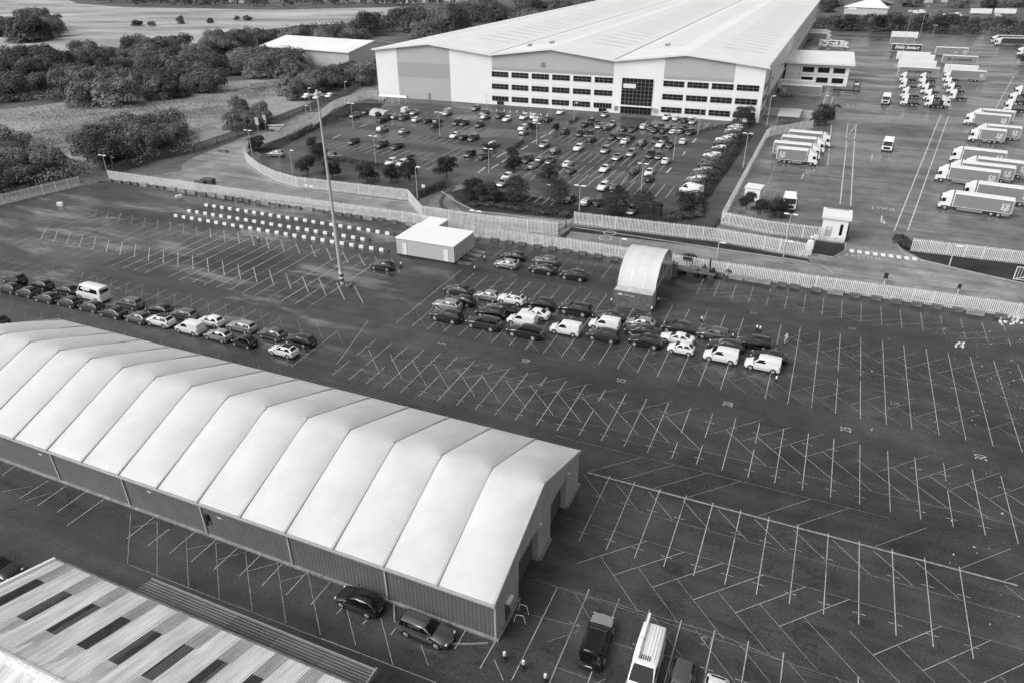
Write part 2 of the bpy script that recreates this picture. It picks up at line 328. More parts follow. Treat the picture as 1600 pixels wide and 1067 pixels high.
    if kind == 'minibus':
        side(cx-.35, rf-.1, rf-.75, rf-.75); side(rf-.95, rf-.95, rb+.55, rb+.6, .14, .72)
        glass.face([(rb-.05,s*.72,rz+.35) for s in (-1,1)]+[(rb+.02,s*.68,zt-.2) for s in (1,-1)])
    elif van: side(cx-.32, rf-.1, rf-.85, rf-.85, .12, .8)
    elif kind == 'pickup': side(cx-.3, rf-.05, -.02, -.02); side(-.1, -.1, -.82, -.8); side(-1.1, -1.1, rb+.25, rr-.0, .16, .76)
    else:
        mid = (rf+rr)/2+.1
        side(cx-.28, rf-.04, mid, mid); 
        if c['rr'] < -1.6 or kind == 'suv': side(mid-.09, mid-.09, rr+.45, rr+.45); side(rr+.37, rr+.37, rb+.28, rr+.02)
        else: side(mid-.09, mid-.09, rb+.30, rr+.08)
    trim = MB()
    trim.bbox(hl-.28, hl+.012, -hw*.78, hw*.78, zb-.02, zb+.17, .08); trim.bbox(-hl-.012, -hl+.25, -hw*.8, hw*.8, zb-.02, zb+.20, .08)
    trim.box(hl-.1, hl-.028, -hw*.42, hw*.42, zf-.15, zf-.05)
    trim.box(-hl*.62, hl*.60, -hw-.006, -hw+.05, zb-.03, zb+.07); trim.box(-hl*.62, hl*.60, hw-.05, hw+.006, zb-.03, zb+.07)
    r = c['r']
    for x in c['wx']:
        for sg in (1,-1):
            trim.tube((x, sg*(hw-.25), r+.03), (x, sg*(hw+.004), r+.03), r*1.17, n=16)
    wheel = MB(); wheel.tube((0,-.10,0),(0,.09,0), r, n=18); wheel.tube((0,.09,0),(0,.105,0), r, r*.9, n=18)
    rim = MB(); rim.tube((0,.10,0),(0,.112,0), r*.70, r*.66, n=14)
    for k in range(5):
        a = 2*PI*k/5; rim.tube((0,.113,0),(r*.62*math.cos(a),.118,r*.62*math.sin(a)), r*.13, r*.1, n=4, m=0)
    hb = MB(); hb.ball((0,0,0), .15, 8, 5, rz=.085)
    tb = MB(); tb.bbox(-.05,.06,-.1,.1,-.13,.13,.03)
    mi = MB(); mi.ball((0,0,0), .11, 8, 5, rz=.075)
    pl = MB(); pl.box(-.008,.008,-.26,.26,-.055,.055)
    places = dict(wheel=[((x, sg*(hw-.095), r), 0 if sg > 0 else PI) for x in c['wx'] for sg in (1,-1)],
        headlight=[((hl-.17, sg*hw*.73, hz-.12), 0) for sg in (1,-1)],
        tail_light=[((-hl+.085+(.02 if van else 0), sg*hw*(.78 if not van else .90), rz-.12), 0) for sg in (1,-1)],
        mirror=[((cx-.18, sg*(hw+.10), cz+.06), 0) for sg in (1,-1)],
        number_plate=[((hl+.006, 0, zb+.2), 0), ((-hl-.008, 0, zb+.32), 0)])
    return dict(body=body, windows=glass, trim=trim, wheel=wheel, rim=rim, headlight=hb, tail_light=tb, mirror=mi, number_plate=pl), places
_CAR = {}
def car_meshes(kind):
    if kind in _CAR: return _CAR[kind]
    P, pl = car_parts(kind)
    mm = dict(body=('paint_grey', 38), windows=('glass', 0), trim=('trim', 30), wheel=('rubber', 40), rim=('rim', 30), headlight=('lamp_lens', 60), tail_light=('tail_lens', 30), mirror=('paint_grey', 60), number_plate=('plate', 0))
    near = {k: P[k].mesh('car_'+k, M[m], s or None) for k, (m, s) in mm.items()}
    far = MB(); far.add(P['body'], None, {0:0}).add(P['windows'], None, {0:1}).add(P['trim'], None, {0:2})
    for (x,y,z), a in pl['wheel']:
        t = Matrix.Translation((x,y,z)) @ Matrix.Rotation(a, 4, 'Z'); far.add(P['wheel'], t, {0:2}).add(P['rim'], t, {0:3})
    for k, q in (('headlight',4),('tail_light',5),('mirror',0),('number_plate',4)):
        for (x,y,z), a in pl[k]: far.add(P[k], Matrix.Translation((x,y,z)), {0:q})
    fm = far.mesh('small_car', [M['paint_grey'], M['glass'], M['trim'], M['rim'], M['lamp_lens'], M['tail_lens']], 38)
    _CAR[kind] = (near, pl, fm); return _CAR[kind]
def set_mat(o, m, i=0):
    o.material_slots[i].link = 'OBJECT'; o.material_slots[i].material = m
KIND = dict(hatch='hatchback', tiny='city car', saloon='saloon car', estate='estate car', suv='SUV', bigsuv='large SUV', mpv='people carrier', pickup='pickup', van='panel van', midvan='panel van', minibus='minibus', bigvan='large van')
NAMES = dict(van='panel_van', midvan='panel_van', minibus='minibus', bigvan='large_van', pickup='pickup_truck')
TONE = dict(W='white', S='silver', G='grey', D='dark', B='black')
PAINT = dict(W='paint_white', S='paint_silver', G='paint_grey', D='paint_dark', B='paint_black')
def put_car(kind, tone, loc, yaw, label, group, near=True, roof=None):
    nm, pl, fm = car_meshes(kind); pm = M[PAINT[tone]]
    cat = 'van' if kind in VAN and kind != 'minibus' else 'minibus' if kind == 'minibus' else 'pickup truck' if kind == 'pickup' else 'car'
    name = NAMES.get(kind, 'parked_car')
    if not near:
        o = link(name, fm, None, loc, yaw); set_mat(o, pm); return tag(o, label, cat, group)
    t = empty(name, loc, yaw, label, cat, group)
    b = link('body', nm['body'], t); set_mat(b, pm)
    link('windows', nm['windows'], t); link('trim', nm['trim'], t)
    for (x,y,z), a in pl['wheel']:
        w = link('wheel', nm['wheel'], t, (x,y,z), a); link('rim', nm['rim'], w)
    for k in ('headlight','tail_light','mirror','number_plate'):
        for (x,y,z), a in pl[k]:
            q = link(k, nm[k], t, (x,y,z))
            if k == 'mirror': set_mat(q, pm if tone != 'W' else M['trim'])
    if roof:
        c = CARS[kind]; m = MB(); m.bbox(c['rr']+.1, c['rf']-.12, -c['tw']*.84, c['tw']*.84, c['H']-.035, c['H']+.022, .06)
        m.build('roof_panel', M[roof], t, 40)
    return t
# ------------------------------------------------------------------ lorries
def ring_letter(mb, cy, cz, R, r, a0, a1, x0, x1, n=20, m=0):
    """flat annulus arc standing in the x-z plane of a side panel, thickness in y"""
    vs = []; fs = []
    for i in range(n+1):
        a = math.radians(a0+(a1-a0)*i/n)
        for q in (R, r):
            for y in (x0, x1): vs.append((cy+q*math.cos(a), y, cz+q*math.sin(a)))
    for i in range(n):
        b = i*4; fs += [(b,b+4,b+6,b+2),(b+1,b+3,b+7,b+5),(b,b+1,b+5,b+4),(b+2,b+6,b+7,b+3)]
    mb.raw(vs, fs, m)
def clover(side, cx, cz, s):
    """the four linked letters c o / o p seen on the lorry sides; side +1: left wall, -1: right wall"""
    mb = MB(); y0, y1 = 1.252*side, 1.275*side; R = .27*s; r = .14*s; d = .30*s; f = -side  # reading direction along x
    ring_letter(mb, cx-f*d, cz+d, R, r, (45 if f > 0 else -135), (315 if f > 0 else 135), y0, y1)
    ring_letter(mb, cx+f*d, cz+d, R, r, 0, 360, y0, y1); ring_letter(mb, cx-f*d, cz-d, R, r, 0, 360, y0, y1); ring_letter(mb, cx+f*d, cz-d, R, r, 0, 360, y0, y1)
    a = cx+f*d-f*.205*s; mb.box(min(a-.065*s,a+.065*s), max(a-.065*s,a+.065*s), min(y0,y1), max(y0,y1), cz-d-.55*s, cz-d)
    return mb
def text_mesh(s, size, extrude=.01, bold=.0, space=1.0, shear=0.0):
    c = bpy.data.curves.new('lettering', 'FONT'); c.body = s; c.size = size; c.extrude = extrude; c.offset = bold; c.align_x = 'CENTER'; c.align_y = 'CENTER'; c.resolution_u = 3; c.space_character = space; c.shear = shear
    o = bpy.data.objects.new('lettering', c); COL.objects.link(o); dg = bpy.context.evaluated_depsgraph_get()
    me = bpy.data.meshes.new_from_object(o.evaluated_get(dg)); bpy.data.objects.remove(o); return me
def as_mb(me):
    mb = MB(); mb.v = [tuple(v.co) for v in me.vertices]; mb.f = [tuple(p.vertices) for p in me.polygons]; mb.m = [0]*len(mb.f); return mb
def cab_parts(tall=True):
    """x=0 front bumper, cab runs back to x=-2.2"""
    cab = MB(); H = 2.95
    prof = [(-2.2,.95),(-2.2,H-.08),(-2.1,H),(-.55,H),(-.30,H-.12),(-.04,1.75),(-.02,.75),(-.12,.55),(-.5,.5),(-.55,.95)]
    cab.prism(prof, -1.22, 1.22)
    if tall: cab.prism([(-2.2,H-.03),(-2.2,3.72),(-2.05,3.78),(-1.45,3.55),(-.65,H-.03)], -1.10, 1.10)
    gl = MB(); gl.face([(-.012,-1.10,1.72),(-.012,1.10,1.72),(-.235,1.05,2.68),(-.235,-1.05,2.68)])
    for sg in (1,-1):
        q = [(-.35,sg*1.228,1.75),(-1.15,sg*1.228,1.75),(-1.15,sg*1.228,2.5),(-.52,sg*1.228,2.5)]; gl.face(q if sg < 0 else q[::-1])
    gr = MB(); gr.box(-.05,.012,-.8,.8,.85,1.45); gr.box(-.6,.02,-1.235,1.235,.36,.56); gr.box(-.16,-.03,-1.15,1.15,2.66,2.78)
    for sg in (1,-1): gr.box(-.25,-.08,sg*1.25,sg*1.42,1.7,2.45)
    return cab, gl, gr
def lorry_meshes():
    d = {}
    cab, gl, gr = cab_parts(); d['cab'] = cab.mesh('lorry_cab', M['white_gloss'], 30); d['windscreen'] = gl.mesh('cab_glass', M['glass']); d['grille'] = gr.mesh('cab_grille', M['trim'])
    w = MB(); w.tube((0,-.16,0),(0,.15,0),.50,n=18); d['wheel'] = w.mesh('lorry_wheel', M['rubber'], 40)
    r = MB(); r.tube((0,.14,0),(0,.165,0),.30,.24,n=14); d['rim'] = r.mesh('lorry_rim', M['rim'], 40)
    h = MB(); h.bbox(-.05,.05,-.2,.2,-.09,.09,.03); d['headlight'] = h.mesh('lorry_headlight', M['lamp_lens'])
    return d
LM = lorry_meshes()
_BOX = {}
def box_meshes(x0, x1, top, style):
    k = (x0, x1, top, style)
    if k in _BOX: return _BOX[k]
    side = dict(grey='lorry_grey', white='white_gloss', dark='lorry_dark', cow='cow')[style]
    bx = MB(); bx.bbox(x0, x1, -1.245, 1.245, 1.0, top, .06)
    sd = MB()
    for sg in (1,-1):
        a, b = sorted((sg*1.246, sg*1.252)); sd.box(x0+.14, x1-.14, a, b, 1.10, top-.16)
    ch = MB(); ch.box(x0+.05, x1-.3, -.5, .5, .72, 1.0); ch.box(x0, x0+.12, -1.2, 1.2, .45, .6); ch.box(x0+.05, x0+.15, -.9, -.8, .5, .95); ch.box(x0+.05, x0+.15, .8, .9, .5, .95)
    sk = MB(); L = x1-x0
    for sg in (1,-1):
        a, b = sorted((sg*1.16, sg*1.2)); sk.box(x0+L*.47, x1-1.0, a, b, .38, .88); sk.box(x0+.25, x0+L*.16, a, b, .45, .88)
    _BOX[k] = (bx.mesh('cargo_box', M['white_gloss'], 30), sd.mesh('side_panel', M[side]), ch.mesh('chassis', M['chassis']), sk.mesh('side_skirt', M['lorry_grey']))
    return _BOX[k]
def add_wheels(t, xs):
    for x in xs:
        for sg in (1,-1):
            w = link('wheel', LM['wheel'], t, (x, sg*1.07, .5), 0 if sg > 0 else PI); link('rim', LM['rim'], w)
def add_cab(t, x=0.0):
    c = link('cab', LM['cab'], t, (x,0,0)); link('windscreen', LM['windscreen'], c); link('grille', LM['grille'], c)
    for sg in (1,-1): link('headlight', LM['headlight'], c, (0, sg*.98, .98))
def lorry(loc, yaw, label, group, total=10.6, top=3.75, style='grey', cab=True, logo=True, words=None, cat='lorry', axles=None):
    t = empty('box_lorry' if cab else 'lorry_trailer', loc, yaw, label, cat, group)
    x1 = -2.45 if cab else 0.0; x0 = -total
    a, b, c, d = box_meshes(x0, x1, top, style)
    link('cargo_box', a, t); link('side_panel', b, t); link('chassis', c, t); link('side_skirt', d, t)
    if cab: add_cab(t); add_wheels(t, [-1.35]+(axles or [x0+3.3, x0+2.1]))
    else:
        add_wheels(t, axles or [x0+4.4, x0+3.1, x0+1.8])
        lg = MB(); [lg.box(-2.6,-2.45,s*.9-.06,s*.9+.06,.02,1.0) for s in (1,-1)]; lg.build('landing_leg', M['chassis'], t)
    if logo:
        for sg in (1,-1): clover(sg, x0+1.35, (1.1+top)/2-.15, 1.15).build('emblem', M['sign_white'], t)
    if words:
        s, size, mm, fx = words
        for sg in (1,-1):
            me = text_mesh(s, size, .008, size*.03, 1.0, .45 if style == 'dark' else 0); me.materials.append(M[mm])
            o = link('lettering', me, t, ((x0+x1)/2+fx, sg*1.262, (1.1+top)/2)); o.rotation_euler = (PI/2, 0, PI if sg > 0 else 0)
    return t
def tractor(loc, yaw, label, group):
    t = empty('tractor_unit', loc, yaw, label, 'tractor unit', group)
    add_cab(t); m = MB(); m.box(-5.9,-.6,-.45,.45,.62,.95); m.box(-2.5,-2.25,-1.1,1.1,.6,2.4); m.bbox(-4.9,-3.7,-.6,.6,.95,1.12,.1); m.box(-3.4,-2.5,-1.15,-.6,.45,.95); m.box(-3.4,-2.5,.6,1.15,.45,.95); m.box(-5.9,-3.5,-1.18,-.78,1.02,1.07); m.box(-5.9,-3.5,.78,1.18,1.02,1.07)
    m.build('chassis', M['chassis'], t); add_wheels(t, [-1.35,-3.7,-5.1]); return t
# ================================================================== ground, roads, markings
NSH = [0]
def sheet(name, pts, z, m, kind='structure', label=None):
    NSH[0] += 1; z += NSH[0]*.0009 if z else 0
    mb = MB(); mb.face([(p[0], p[1], z) for p in pts]); o = mb.build(name, M[m] if isinstance(m, str) else m); tag(o, kind=kind); return o
def gp(*px): return [G(x, y) for x, y in px]
def ccw(pts):
    a = sum(pts[i][0]*pts[(i+1)%len(pts)][1]-pts[(i+1)%len(pts)][0]*pts[i][1] for i in range(len(pts)))
    return pts if a > 0 else pts[::-1]
def poly(name, px, z, m): return sheet(name, ccw(gp(*px)), z, m)
sheet('ground', [(-3500,-300),(3500,-300),(3500,5200),(-3500,5200)], 0, 'grass')
poly('meadow', [(-700,330),(-200,200),(0,172),(120,158),(260,150),(350,128),(470,120),(560,110),(545,130),(430,195),(300,235),(170,262),(60,235),(-100,320)], .02, 'meadow')
poly('field', [(-800,150),(-300,118),(0,105),(60,90),(125,78),(210,72),(300,70),(345,58),(390,50),(470,40),(560,36),(640,24),(720,16),(640,12),(560,13),(430,16),(330,14),(200,12),(120,6),(80,-12),(-600,-15)], .02, 'field')
poly('field', [(60,-14),(330,-4),(480,2),(640,6),(760,0),(700,-20),(100,-30)], .03, 'field')
MF = [(172,282),(330,305),(480,327),(640,350),(745,371),(880,391),(1090,424),(1265,451),(1450,477),(1600,498.5),(1850,534)]     # base of the car park fence
cp = [G(-700,500), G(-400,418), G(0,322), G(128,291)] + [G(*p) for p in MF] + [G(2600,640), Vector((160,-40,0)), Vector((-160,-40,0))]
sheet('car_park', ccw(cp), .012, 'asphalt')
poly('estate_road', [(150,285)]+MF[:]+[(2000,560),(2000,470),(1600,425),(1440,408),(1405,372),(1330,366),(1320,392),(1180,392),(895,352),(872,366),(662,338),(640,316),(470,295),(405,270),(384,250),(386,238),(416,224),(489,201),(520,172),(590,152),(600,110),(585,112),(520,145),(450,186),(400,206),(345,230),(303,246),(285,258),(283,268)], .008, 'road')
poly('staff_car_park', [(420,232),(500,196),(560,160),(592,152),(1180,199),(1204,192),(1196,216),(1126,350),(1108,366),(1020,350),(900,344),(760,330),(726,324),(705,300),(688,300),(655,312),(560,296),(470,284),(412,262),(405,246)], .012, 'asphalt_staff')
poly('lorry_yard', [(1185,192),(1215,140),(1258,72),(1288,50),(1580,58),(2050,70),(2300,330),(2000,455),(1600,412),(1425,391),(1404,378),(1330,370),(1284,373),(1126,349),(1198,215),(1203,196)], .016, 'yard')
poly('access_road', [(895,352),(800,349.5),(720,341.5),(682,336),(669,326),(671,313),(697,299),(718,288),(740,292),(722,301),(709,311),(707,320),(722,330),(770,336.5),(830,341),(897,346.5)], .020, 'road')
poly('verge', [(714,293),(697,306),(692,314),(694,322),(706,330),(730,337),(728,339.5),(700,334),(688,326),(686,315),(692,304),(709,293)], .024, 'asphalt_staff')
# verges and beds
poly('verge', [(660,342),(873,371),(897,353.5),(1110,378),(1262,405),(1266,410),(1100,386),(892,362),(880,376),(750,357),(662,346)], .020, 'verge')
poly('verge', [(1126,350),(1140,338),(1215,352),(1282,358),(1280,374),(1200,364)], .020, 'verge')
poly('verge', [(1423,393),(1600,414),(1900,452),(1900,470),(1600,442),(1500,420),(1440,405),(1402,385),(1398,372),(1412,368)], .020, 'verge')
poly('verge', [(1262,376),(1318,382),(1322,392),(1302,402),(1264,396)], .020, 'verge')
poly('planting_bed', [(736,328),(700,302),(722,296),(800,302),(880,318),(1000,338),(1050,342),(1060,352),(880,342)], .024, 'verge')
poly('planting_bed', [(1158,206),(1176,214),(1082,346),(1050,338),(1090,300)], .024, 'verge')
poly('planting_bed', [(470,286),(460,262),(495,250),(650,268),(690,296),(655,313),(560,297)], .024, 'asphalt_staff')
poly('planting_bed', [(400,236),(470,200),(540,168),(556,170),(500,200),(440,232),(408,242)], .024, 'verge')
poly('planting_bed', [(505,186),(545,162),(600,162),(586,182),(545,184)], .024, 'verge')
# kerbs along the estate road
def kerb(px, w=.2, h=.12, z=.0):
    mb = MB()
    for a, b in zip(px[:-1], px[1:]): mb.obox(G(*a), G(*b), w, h, z=z)
    tag(mb.build('kerb', M['kerb']), kind='structure')
kerb([(382,244),(390,262),(407,275),(431,287),(465,297),(547,306),(637,317),(661,343),(750,358),(880,377),(1080,406),(1255,434)])
kerb([(897,356),(1100,386),(1262,410)]); kerb([(690,300),(712,316),(745,331),(830,341),(895,348)])
kerb([(1128,352),(1199,217)]); kerb([(1400,380),(1412,396),(1440,407),(1500,422),(1600,444),(1750,470)]); kerb([(1264,396),(1302,403),(1320,393),(1322,380)])
# ------------------------------------------------------------------ painted lines
B_, F_, S_, Z_ = MB(), MB(), MB(), MB()
def ln(mb, p, q, w=.1, z=.062):
    if mb is not S_ and z < .064: w *= .60
    p = Vector(p); q = Vector(q); d = q-p; d.z = 0
    if d.length < 1e-4: return
    n = Vector((-d.y, d.x, 0)).normalized()*(w/2)
    mb.face([(t.x,t.y,z) for t in (p-n, q-n, q+n, p+n)])
US = [-35.8,-33.18,-30.65,-28.15,-25.62,-23.1,-20.53,-17.97,-15.5,-12.88,-10.3,-7.7,-5.15,-2.58,.03,2.62,5.24,7.86,10.48,13.1,15.75,18.36,21.0,23.65,26.3,29.03,31.65,34.38,37.0,39.6,42.3,45.0]
rr = random.Random(3)
def row(us, v0, v1, ticks=(), wob=.25, skip=.04, w=.12):
    for u in us:
        if rr.random() < skip: continue
        a, b = v0+rr.uniform(-wob,wob)*.3, v1+rr.uniform(-wob,wob)*.3
        if rr.random() < .38:                                   # a line worn through part-way
            c = a+(b-a)*rr.uniform(.25,.75); g = rr.uniform(.5,2.2); ln(B_, U(u,a), U(u,c), w); ln(B_, U(u,c+g), U(u,b), w)
        else: ln(B_, U(u,a), U(u,b), w)
        for t in ticks: 
            if rr.random() < .85: ln(B_, U(u-.5,t), U(u-.12,t), .09); ln(B_, U(u+.12,t), U(u+.5,t), .09)
row(US, 21.7, 42.75, (38.6, 33.2, 28.5)); row(US[:], 6.0, 16.35, (14.2, 7.2), skip=.02)
row([u for u in US if u > 1], .75, -9.35, (-2.76,-8.15), w=.13); row([u for u in US if u > 4], -14.4, -25.5, (-18.2,-24), w=.14)
row([u for u in US if u > -37 and not -10 < u < 1], 48.0, 54.5, (49.5,), skip=.05, w=.1)
row([u for u in US if u > 20], -30.5, -40)
def diag(u0, n, v0, v1, sl, pitch=3.43, mb=None, pskip=.12, w=.09):
    for k in range(n):
        if rr.random() < pskip: continue
        u = u0+k*pitch; d = (v1-v0)*sl; j = rr.uniform(-.3,.3)
        ln(mb or F_, U(u,v0), U(u+abs(v1-v0)*sl+j*0, v1), w)
diag(-34.9, 24, 38.1, 33.1, 1); diag(-33.7, 24, 36.3, 41.4, 1, 3.45); diag(-35, 24, 26, 22, 1, 3.43); diag(-33, 23, 24.5, 28, 1, 3.43, pskip=.4)
diag(-35.2, 23, 13.5, 8.7, 1, 3.4, B_, w=.08); diag(-33.5, 22, 11.95, 16.95, 1, 3.41, F_, pskip=.25, w=.1)
diag(.0, 13, -.1, -3.2, 1, 3.43, B_, w=.07); diag(.4, 12, .5, 5, 1, 3.4, F_, pskip=.2, w=.1); diag(1.5, 12, -10.3, -15, 1, 3.45, F_, w=.1); diag(3.3, 11, -12, -6.9, 1, 3.43, B_, w=.08)
diag(4, 11, -15, -19, 1, 3.45, F_); diag(5, 11, -26, -22, 1, 3.45, F_)
diag(-35, 23, 50.5, 47.5, 1, 3.43, F_, pskip=.3); diag(-3, 14, 47.2, 52, 1.9, 3.43, F_, w=.1)
for v, a, b in ((5.05,-5,29),(-3.35,3,39),(-6.9,0,38),(-15.2,2,36),(33.0,-30,40),(29,-30,30),(8.6,-34,40),(-22.5,5,40)): ln(F_, U(a,v), U(b,v), .07)
# left block: long bay lines with short angled ticks
LU = [-50.9-2.6*k for k in range(28)]
for u in LU:
    for a, b in ((21.1,26.5),(26.5,41.5)): 
        if rr.random() < .93: ln(F_ if rr.random() < .25 or u < -95 else B_, U(u,a), U(u,b), .21)
    if rr.random() < .9: ln(F_, U(u-1.6,8.0), U(u-1.6,17.3), .2)
    if rr.random() < .7: ln(F_, U(u+1,47), U(u+1,57), .08)
for k in range(22):
    ln(B_, U(-46.0-3.43*k-2.9,30.2), U(-46.0-3.43*k+2.1,25.3), .21); ln(B_ if k < 13 else F_, U(-49.4-3.43*k,42.2), U(-49.4-3.43*k+4.4,37.8), .21)
    if k < 18: ln(F_, U(-43-3.43*k,17), U(-43-3.43*k+3.6,13.5), .09); ln(F_, U(-43-3.43*k,4.6), U(-43-3.43*k+2.5,2.2), .08)
ln(B_, G(526,519), G(455,574), .12); ln(B_, G(576,501), G(526,570), .1)
# beside the marquee and towards the old shed (read off the photograph's plan)
def zz(x, y): return (x/2.9075, 700+y/2.9075)
for a, b in (((700,315),(578,412)),((770,368),(668,448)),((890,378),(770,480)),((990,410),(868,518)),((1090,445),(970,555)),((1188,482),(1088,582)),((1290,518),(1190,627)),((1400,558),(1300,668)),((1510,598),(1412,713)),((475,232),(305,353)),((390,200),(260,292)),((303,170),(172,262)),((222,147),(92,228)),((72,80),(10,125))): ln(B_, G(*zz(*a)), G(*zz(*b)), .12)
for a, b in (((595,295),(580,528)),((715,342),(715,580)),((845,392),(857,628)),((980,432),(998,685)),((1115,475),(1147,740)),((1260,525),(1300,795)),((1400,570),(1456,848)),((585,530),(1575,912)),((850,460),(1020,425)),((985,510),(1150,463)),((1125,560),(1290,515)),((1270,608),(1400,572)),((600,362),(720,335)),((10,200),(150,172)),((120,240),(230,205))): ln(F_, G(*zz(*a)), G(*zz(*b)), .12)
def z8(x, y): return (500+x/4.848, 880+y/4.848)
for a, b in (((205,350),(270,620)),((460,410),(553,772)),((765,620),(822,775)),((15,570),(880,905)),((1320,730),(1390,890)),((660,355),(682,345))): ln(B_, G(*z8(*a)), G(*z8(*b)), .085)
for a, b in (((168,340),(125,387)),((355,430),(322,463)),((580,487),(537,540)),((1115,487),(1022,648)),((1330,587),(1213,798)),((1600,590),(1450,890)),((95,125),(5,230))): ln(B_, G(*z8(*a)), G(*z8(*b)), .13)
for a, b in (((200,95),(1240,402)),((1240,402),(1600,550)),((145,285),(455,360)),((650,455),(780,492)),((275,447),(452,385))): ln(F_, G(780+a[0]*.275, 880+a[1]*.275), G(780+b[0]*.275, 880+b[1]*.275), .08)
for a, b in (((330,138),(112,583)),((500,180),(298,645)),((680,207),(640,310))): ln(B_, G(780+a[0]*.275, 880+a[1]*.275), G(780+b[0]*.275, 880+b[1]*.275), .14)
# staff car park bays (rows follow the site grid)
def srow(a, b, depth, n, side=1, mb=None, w=.18):
    A = G(*a); Bq = G(*b)
    for k in range(n+1):
        p = A.lerp(Bq, k/n); ln(mb or B_, p, p+VV*depth*side, w, .066)
    ln(F_, A, Bq, .1, .066)
for a, b, n in (((545,212),(700,228.5),13),((502,232),(655,250),13),((700,206),(812,216.5),9),((556,192),(690,203),12),((868,208),(1092,240),0),((872,247),(1060,270),0)): 
    if n: srow(a, b, 8, n)
for a, b, n in (((866,222),(1040,236.5),16),((840,246),(1030,268),16),((835,268),(985,287),12),((900,205),(1062,214),14),((1008,193),(1128,200),10),((800,278),(1040,310),16),((690,181),(830,187),14),((575,173),(700,181),10),((795,312),(860,322),5),((640,262),(690,272),4),((690,245),(755,254),5)): srow(a, b, 5.2 if a[1] < 200 or a[1] > 300 else 9.5, n, 1)
# central drive of the staff car park: dashes and hatches
for x, y, x2, y2 in ((857,211,865,204),(844,216.5,854,211),(830,224.5,840,219),(815,234.5,825,228.5),(776,247,791,238.5),(784,254.5,794,247.5),(767,264.5,779,257.5),(747,271,758,262),(752,268,757,264),(1082,224,1088,217),(1067,243,1070.5,237.5),(1041,271,1049,263),(562,199,576,194),(520,217,533,211)): ln(S_, G(x,y), G(x2,y2), .35, .066)
# lorry yard
for a, b in (((1470,180),(1397,362)),((1482,182),(1418,362)),((1323,221),(1312.5,320)),((1335,221),(1329,323)),((1300,190),(1293,260)),((1584,120),(1553,175)),((1290,153),(1284,172)),((1302,152),(1295,172)),((1325,194),(1322,216)),((1338,195),(1335,218)),((1325,194),(1338,195)),((1322,216),(1335,218)),((1337,197),(1327,210)),((1363,242),(1362,252)),((1361,247),(1362,253)),((1256,272),(1252,281)),((1281,222),(1276,262))): ln(S_, G(*a), G(*b), .22, .066)
for a, b, n in (((1335,93),(1382,96.5),9),((1336,143.5),(1380,147),8),((1520,93),(1575,94),9),((1532,130),(1571,131),7)):
    for k in range(n):
        p = G(*a).lerp(G(*b), k/n); q = G(*a).lerp(G(*b), (k+.55)/n); ln(S_, p, q, .5, .066)
for k in range(14):                                           # worn row of dashes beside the parked lorries
    p = G(1212,254).lerp(G(1187,316), k/14); ln(S_, p, p+UU*.5, .35, .066)
for x, y in ((1331,393),(1343,394.7),(1355,396.3),(1367.4,397.8),(1379.7,399.4),(1392,401),(1404.3,402.6),(1416.7,404.2),(1429,405.5)):
    c = G(x,y); ln(Z_, c-UU*.36, c+UU*.36, 1.6, .066)
S_.face([tuple(G(1438,406.5)+Vector((0,0,.062))), tuple(G(1446,409.5)+Vector((0,0,.062))), tuple(G(1439,409)+Vector((0,0,.062)))])
for a, b in (((1182,406),(1226,412)),((1285,416),(1303,428)),((1308,427.5),(1480,449.5)),((1480,449.5),(1540,457)),((1190,405),(1284,414.5)),((1100,409),(1180,421)),((1180,421),(1262,431))): ln(S_, G(*a), G(*b), .14, .062)
for cx_, cy_ in ((953,365),(946,373)):                          # two painted roundels on the estate road
    c = G(cx_,cy_)
    for k in range(20):
        a = 2*PI*k/20; b = 2*PI*(k+1)/20; ln(S_, c+Vector((math.cos(a),math.sin(a),0))*1.15, c+Vector((math.cos(b),math.sin(b),0))*1.15, .16, .062)
tag(Z_.build('crossing_squares', M['sign_white']), kind='structure'); tag(B_.build('bay_lines', M['line']), kind='structure'); tag(F_.build('worn_bay_lines', M['line_faint']), kind='structure'); tag(S_.build('road_lines', M['line_solid']), kind='structure')
def paint_text(s, px, size, rz, m='line', z=.064, sx=1.0):
    me = text_mesh(s, size, 0); me.materials.append(M[m]); p = G(*px); o = link('painted_letters', me, None, (p.x,p.y,z), rz); o.scale = (sx,1,1); tag(o, kind='structure')
for s, px in (('10',(822,565)),('15',(971,595.5)),('20',(1138,632)),('25',(1322,671.5)),('5',(691,537))): paint_text(s, px, 1.65, TH+PI/2, 'line', sx=.62)
paint_text('30', (1533,715), 1.7, TH+PI/2, 'line', sx=.62)
for s, px in (('25',(1177,490)),('30',(1331,514)),('20',(1036,468)),('15',(910,449)),('5',(702,402)),('10',(803,431)),('35',(1397,630))): paint_text(s, px, 1.45, TH-PI/2, 'line_faint', sx=.62)
paint_text('15', (1105,1002), 1.2, TH+PI, 'line_faint')
paint_text('RIGHT', (1347,401.5), 2.1, TH+PI+.05, 'line'); paint_text('EXIT', (1378,327), 2.4, TH+PI+.06, 'line'); paint_text('SLOW', (1244,416), 1.3, TH+PI, 'line_faint'); paint_text('KEEP', (1247,428), 1.1, TH+PI, 'line_faint')
ar = MB(); p0 = G(1378,338); p1 = G(1377,348)
ln(ar, p0, p1, .28, .066); e = G(1382,349.5); ln(ar, p1, e, .28, .066); ar.face([(G(1380.5,344.5)+Vector((0,0,.066))), (G(1379.5,352)+Vector((0,0,.066))), (G(1384,349)+Vector((0,0,.066)))])
tag(ar.build('painted_arrow', M['line_solid']), kind='structure')
# drain strip across the car park (pale brick channel)
dr = MB(); ln(dr, U(.3,.3), U(38.7,.3), .36, .055); tag(dr.build('drain_strip', M['concrete']), kind='structure')
